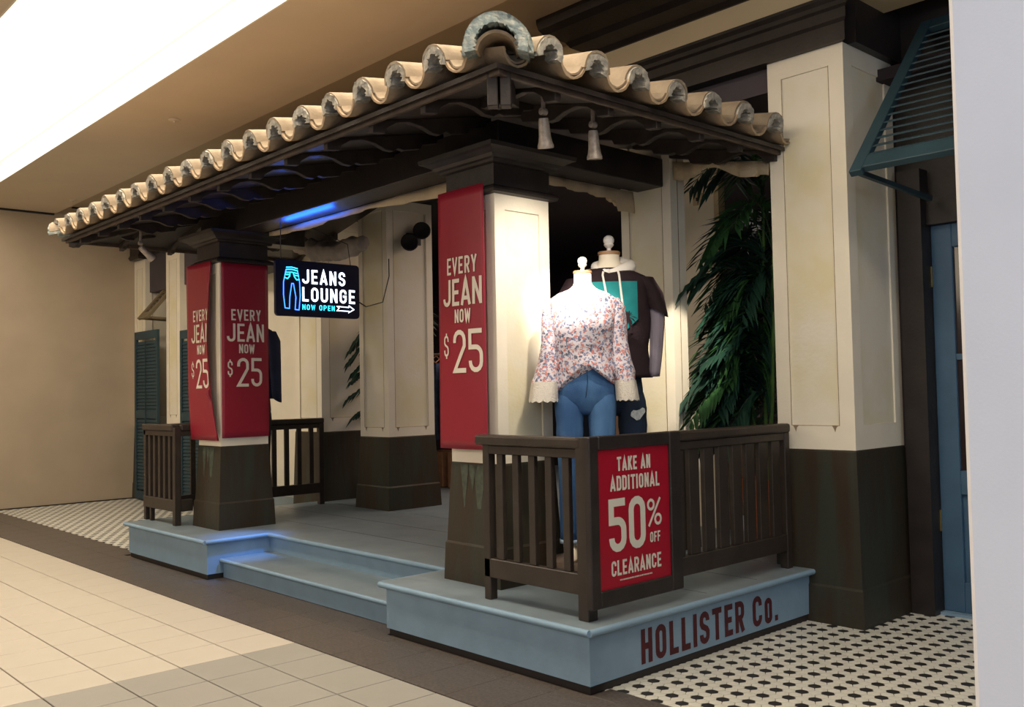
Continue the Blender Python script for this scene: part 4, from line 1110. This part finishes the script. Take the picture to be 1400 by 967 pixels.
for cx, cz, rr_ in ((.125, 2.03, .05),):
    g_ = MB()
    for a in range(-70, 251, 32):
        ar = math.radians(a); L_ = rr_*(1.3 if a < 0 or a > 180 else 1)
        p = [(cx, cz), (cx+math.cos(ar-.25)*L_*.5, cz+math.sin(ar-.25)*L_*.5+.012), (cx+math.cos(ar)*L_, cz+math.sin(ar)*L_-.006), (cx+math.cos(ar+.25)*L_*.5, cz+math.sin(ar+.25)*L_*.5)]
        i = len(g_.v); g_.v += [on_chest(W, TS, x, z, .014) for x, z in p]; g_.f.append((i, i+1, i+2, i+3))
    i = len(g_.v); g_.v += [on_chest(W, TS, x, z, .0135) for x, z in ((cx-.006, cz), (cx+.006, cz), (cx+.022, 1.92), (cx+.004, 1.92))]; g_.f.append((i, i+1, i+2, i+3))
    g_.build('dark_palm_print', M['tee'], t)
# hood collar and strings
rings = []
for i in range(25):
    a = pi*(-.5)+2*pi*i/24; ca, sa = math.cos(a), math.sin(a)
    c = Vector((ca*(.100+.045*max(0, ca)), sa*.095+.003, 2.375+.035*sa+.018*abs(ca)))
    rr_ = (.024+.014*max(0, ca))*(1+.45*noise.noise(Vector((i*.35, 1, 1))))+.012*max(0, sa)
    rings.append([W(*(c+Vector((ca, sa*.8, 0))*math.cos(2*pi*k/12)*rr_*1.1+Vector((0, 0, 1))*math.sin(2*pi*k/12)*rr_*1.2)) for k in range(12)])
MB().loft(rings).build('hood_collar', M['hood'], t, smooth=2)
for x, zb in ((-.045, 2.20), (.065, 2.10)):
    MB().tube([on_chest(W, TS, x*.9, 2.345, .03)]+[on_chest(W, TS, x+.004*j, 2.32-(2.32-zb)*j/5, .016) for j in range(6)], .0075, 8).build('drawstring', M['hood'], t, smooth=True)
b = MB()
def onleg(u, v): return W(u, -1.08*math.sqrt(max(1e-4, .108**2-min(.1, abs(u-.135))**2))-.012, v)
g_ = [[onleg(.170+.050*math.cos(a)*r_/2, 1.385+.034*math.sin(a)*r_/2*(1+.4*math.sin(3*a))+.25*.05*math.cos(a)*r_/2) for a in [2*pi*k/14 for k in range(15)]] for r_ in (.02, 1, 2)]
for row in g_: pass
b.quads(g_); b.build('frayed_rip', M['fray'], t)
man('mannequin in a navy jacket half hidden behind the far banner column', (-5.68, 1.03, H), 30, None, 'navy', 'black', tee=False, dz=-.10, k_=.84, pr_=.2)

# ================================================================== PALMS
def frond(base, az, ln, rise, droop, m, nleaf, ll, seed):
    rnd = random.Random(seed); b = MB(); pts = []
    d = Vector((math.cos(az), math.sin(az), 0)); side = Vector((-d.y, d.x, 0))
    N_ = 14
    for i in range(N_+1):
        s = i/N_
        pts.append(base+d*(ln*(s*.25+.75*s*s*.9))+Vector((0, 0, rise*math.sin(s*pi*.62)-droop*s**2.6)))
    b.tube(pts, .007, 5, taper=[1-.75*i/N_ for i in range(N_+1)])
    for i in range(nleaf):
        s = .28+.72*(i/nleaf); k = min(int(s*N_), N_-1); p = pts[k].lerp(pts[k+1], s*N_-k); tg = (pts[k+1]-pts[k]).normalized()
        for sg in (-1, 1):
            L_ = ll*(math.sin(min(1, (s-.15)/.85)*pi*.8+.25)*.75+.25)*rnd.uniform(.85, 1.1)
            dr = (side*sg*.95+tg*.75+Vector((0, 0, rnd.uniform(-.05, .25)))).normalized()
            w_ = .022*rnd.uniform(.8, 1.2); nrm = dr.cross(Vector((0, 0, 1))).normalized()
            a = p; c = p+dr*L_*.45+Vector((0, 0, -.02)); e = p+dr*L_+Vector((0, 0, -.32*L_*rnd.uniform(.6, 1.3)))
            j = len(b.v)
            b.v += [tuple(a), tuple(c+nrm*w_+Vector((0, 0, .006))), tuple(e), tuple(c-nrm*w_+Vector((0, 0, .006))), tuple(c-Vector((0, 0, .004)))]
            b.f += [(j, j+1, j+4), (j, j+4, j+3), (j+1, j+2, j+4), (j+4, j+2, j+3)]
    return b
def palm(label, x, y, specs, seed, canes, pot=True):
    t = thing('potted_palm', label, 'plant', (x, y, H), group='potted palms')
    MB().lathe([(.12, H), (.13, H+.02), (.175, H+.42), (.19, H+.43), (.195, H+.52), (.175, H+.52), (.165, H+.46), (0, H+.46)], (x, y, 0), 28).build('pot', M['terra'], t, smooth=True)
    MB().lathe([(.163, H+.455), (0, H+.475)], (x, y, 0), 20).build('soil', M['soil'], t)
    rnd = random.Random(seed); tops = []
    for (dx, dy, hz) in canes:
        p0 = Vector((x+dx*.25, y+dy*.25, H+.45)); p1 = Vector((x+dx, y+dy, hz))
        MB().tube([p0, p0.lerp(p1, .5)+Vector((dx*.1, 0, 0)), p1], .013, 7, taper=[1.2, 1, .8]).build('cane', M['stem'], t, smooth=True)
        tops.append((p0, p1))
    for i, (ci, f_, az, ln, rise, droop, mm) in enumerate(specs):
        p0, p1 = tops[ci]; b = frond(p0.lerp(p1, f_), math.radians(az), ln, rise, droop, mm, 16, .32, seed*50+i)
        b.build('frond', M[mm], t)
    return t
sp = [(0, 1, 185, .75, .45, .45, 'leafd'), (0, .9, 215, .75, .40, .5, 'leafd'), (0, .75, 170, .6, .35, .45, 'leafd'), (0, .6, 195, .6, .2, .35, 'leaf'), (0, 1, 250, .4, .5, .3, 'leaf'), (0, .95, 100, .5, .55, .3, 'leafd'),
      (1, 1, 200, .65, .50, .35, 'leafd'), (1, .8, 235, .5, .5, .5, 'leaf'), (1, .6, 185, .55, .3, .35, 'leafd'), (1, .45, 210, .5, .25, .25, 'leafd'), (1, 1, 80, .45, .55, .2, 'leaf'), (1, .9, 265, .3, .6, .3, 'leaf'),
      (2, 1, 180, .60, .40, .55, 'leaf'), (2, .8, 205, .55, .30, .45, 'leafd'), (2, .5, 190, .55, .25, .4, 'leafd'), (2, .35, 225, .5, .35, .35, 'leaf'), (2, .9, 150, .6, .3, .3, 'leafd'), (2, .7, 250, .3, .45, .3, 'leaf'), (1, .7, 160, .55, .3, .4, 'leafd'), (0, .5, 230, .45, .4, .4, 'leaf'),
      (1, 1, 150, .6, .55, .3, 'leafd'), (0, .85, 160, .65, .5, .4, 'leafd')]
rnd = random.Random(11)
for k in range(84):
    az = rnd.choice((rnd.uniform(150, 250), rnd.uniform(170, 235), rnd.uniform(60, 120)))
    sp.append((rnd.randrange(4), rnd.uniform(.3, 1), az, rnd.uniform(.3, .62), rnd.uniform(.2, .55), rnd.uniform(.2, .55), rnd.choice(('leaf', 'leafd', 'leafd'))))
palm('tall green palm in a terracotta pot behind the railing left of the big pilaster', -.66, 2.62, sp, 3, [(.10, .05, 2.55), (-.02, .12, 3.0), (-.08, -.05, 1.75), (.14, -.03, 2.1)])
sp2 = [(0, 1, 228, .66, .25, .55, 'leafd'), (0, .85, 236, .68, .25, .45, 'leafd'), (0, .68, 226, .64, .2, .35, 'leafd'), (0, .52, 238, .68, .2, .3, 'leafd'), (0, .38, 230, .62, .15, .25, 'leafd'), (0, 1, 90, .4, .4, .4, 'leafd'), (0, 1, 10, .4, .4, .4, 'leafd'), (0, .75, 245, .60, .2, .35, 'leafd')]
palm('dark palm mostly hidden behind the middle rear column, leaf tips showing at its left', -5.76, 2.90, sp2, 6, [(.02, 0, 2.35)])

# ================================================================== SHOP INTERIOR
t = thing('clothes_rack', 'rack of hanging dark jeans inside the shop, left of the near banner', 'rack', (-6.2, 4.0, H))
for x in (-6.9, -5.3): MB().tube([(x, 4.0, H), (x, 4.0, 2.05)], .018, 8).build('upright', M['black'], t)
MB().tube([(-6.95, 4.0, 2.05), (-5.25, 4.0, 2.05)], .016, 8).build('crossbar', M['metal'], t)
for k in range(9):
    x = -6.7+k*.17
    o = MB().loft([[(x-.03, 3.85, 1.93), (x+.03, 3.85, 1.93), (x+.03, 4.15, 1.93), (x-.03, 4.15, 1.93)], [(x-.045, 3.82, 1.5), (x+.04, 3.84, 1.5), (x+.045, 4.16, 1.5), (x-.04, 4.17, 1.5)], [(x-.035, 3.86, .95), (x+.04, 3.86, .95), (x+.035, 4.12, .95), (x-.04, 4.12, .95)]]).build('hanging_jeans', M['cloth1'])
    tag(o, 'dark jeans hanging on the rack in the shop, '+('leftmost of nine', 'second of nine from left', 'third of nine from left', 'fourth of nine from left', 'middle of nine', 'fourth of nine from right', 'third of nine from right', 'second of nine from right', 'rightmost of nine')[k], 'jeans', 'jeans on the rack')
    MB().tube([(x, 3.86, 1.935), (x, 4.0, 2.03), (x, 4.14, 1.935)], .008, 5).build('hanger', M['cloth2'], o)
for k in range(3):
    o = BX(-6.6+k*.4, -6.3+k*.4, 3.9, 4.15, .34+.004, .80).build('shoe_box', M['cloth2'], bevel=.01); tag(o, 'tan box on the shop floor under the rack of jeans, '+('leftmost of three', 'middle of three', 'rightmost of three')[k], 'box', 'boxes under the rack')
o = BX(-4.9, -3.6, 5.0, 5.06, H, 3.05).build('display_screen', M['brownpan'], bevel=.01); tag(o, 'brown display screen deep inside the shop behind the two mannequins', 'screen')
o = BX(-2.15, -1.80, 4.0, 4.3, 1.25, 2.55).build('display_case', M['bright']); tag(o, 'bright white and red goods glimpsed through the palm leaves', 'display')
BX(-2.15, -1.80, 4.0, 4.3, H, 1.25).build('case_base', M['brownpan'], o)
light('AREA', 'shop_light', (-3.8, 4.2, 3.5), (-3.8, 4.2, 0), 80, (1, .75, .6), 4, 1.5)
light('POINT', 'goods_light', (-1.75, 3.6, 2.4), (0, 0, 0), 6, (1, .95, .9), .1)

t = thing('switch_plate', 'small square tan plate high on the cream partition behind the palm', 'switch', (-1.64, 3.19, 3.20))
BX(-1.69, -1.59, 3.185, 3.197, 3.15, 3.25).build('plate', M['canvas'], t, bevel=.003)
BX(-1.65, -1.63, 3.178, 3.186, 3.185, 3.215).build('toggle', M['dark'], t)
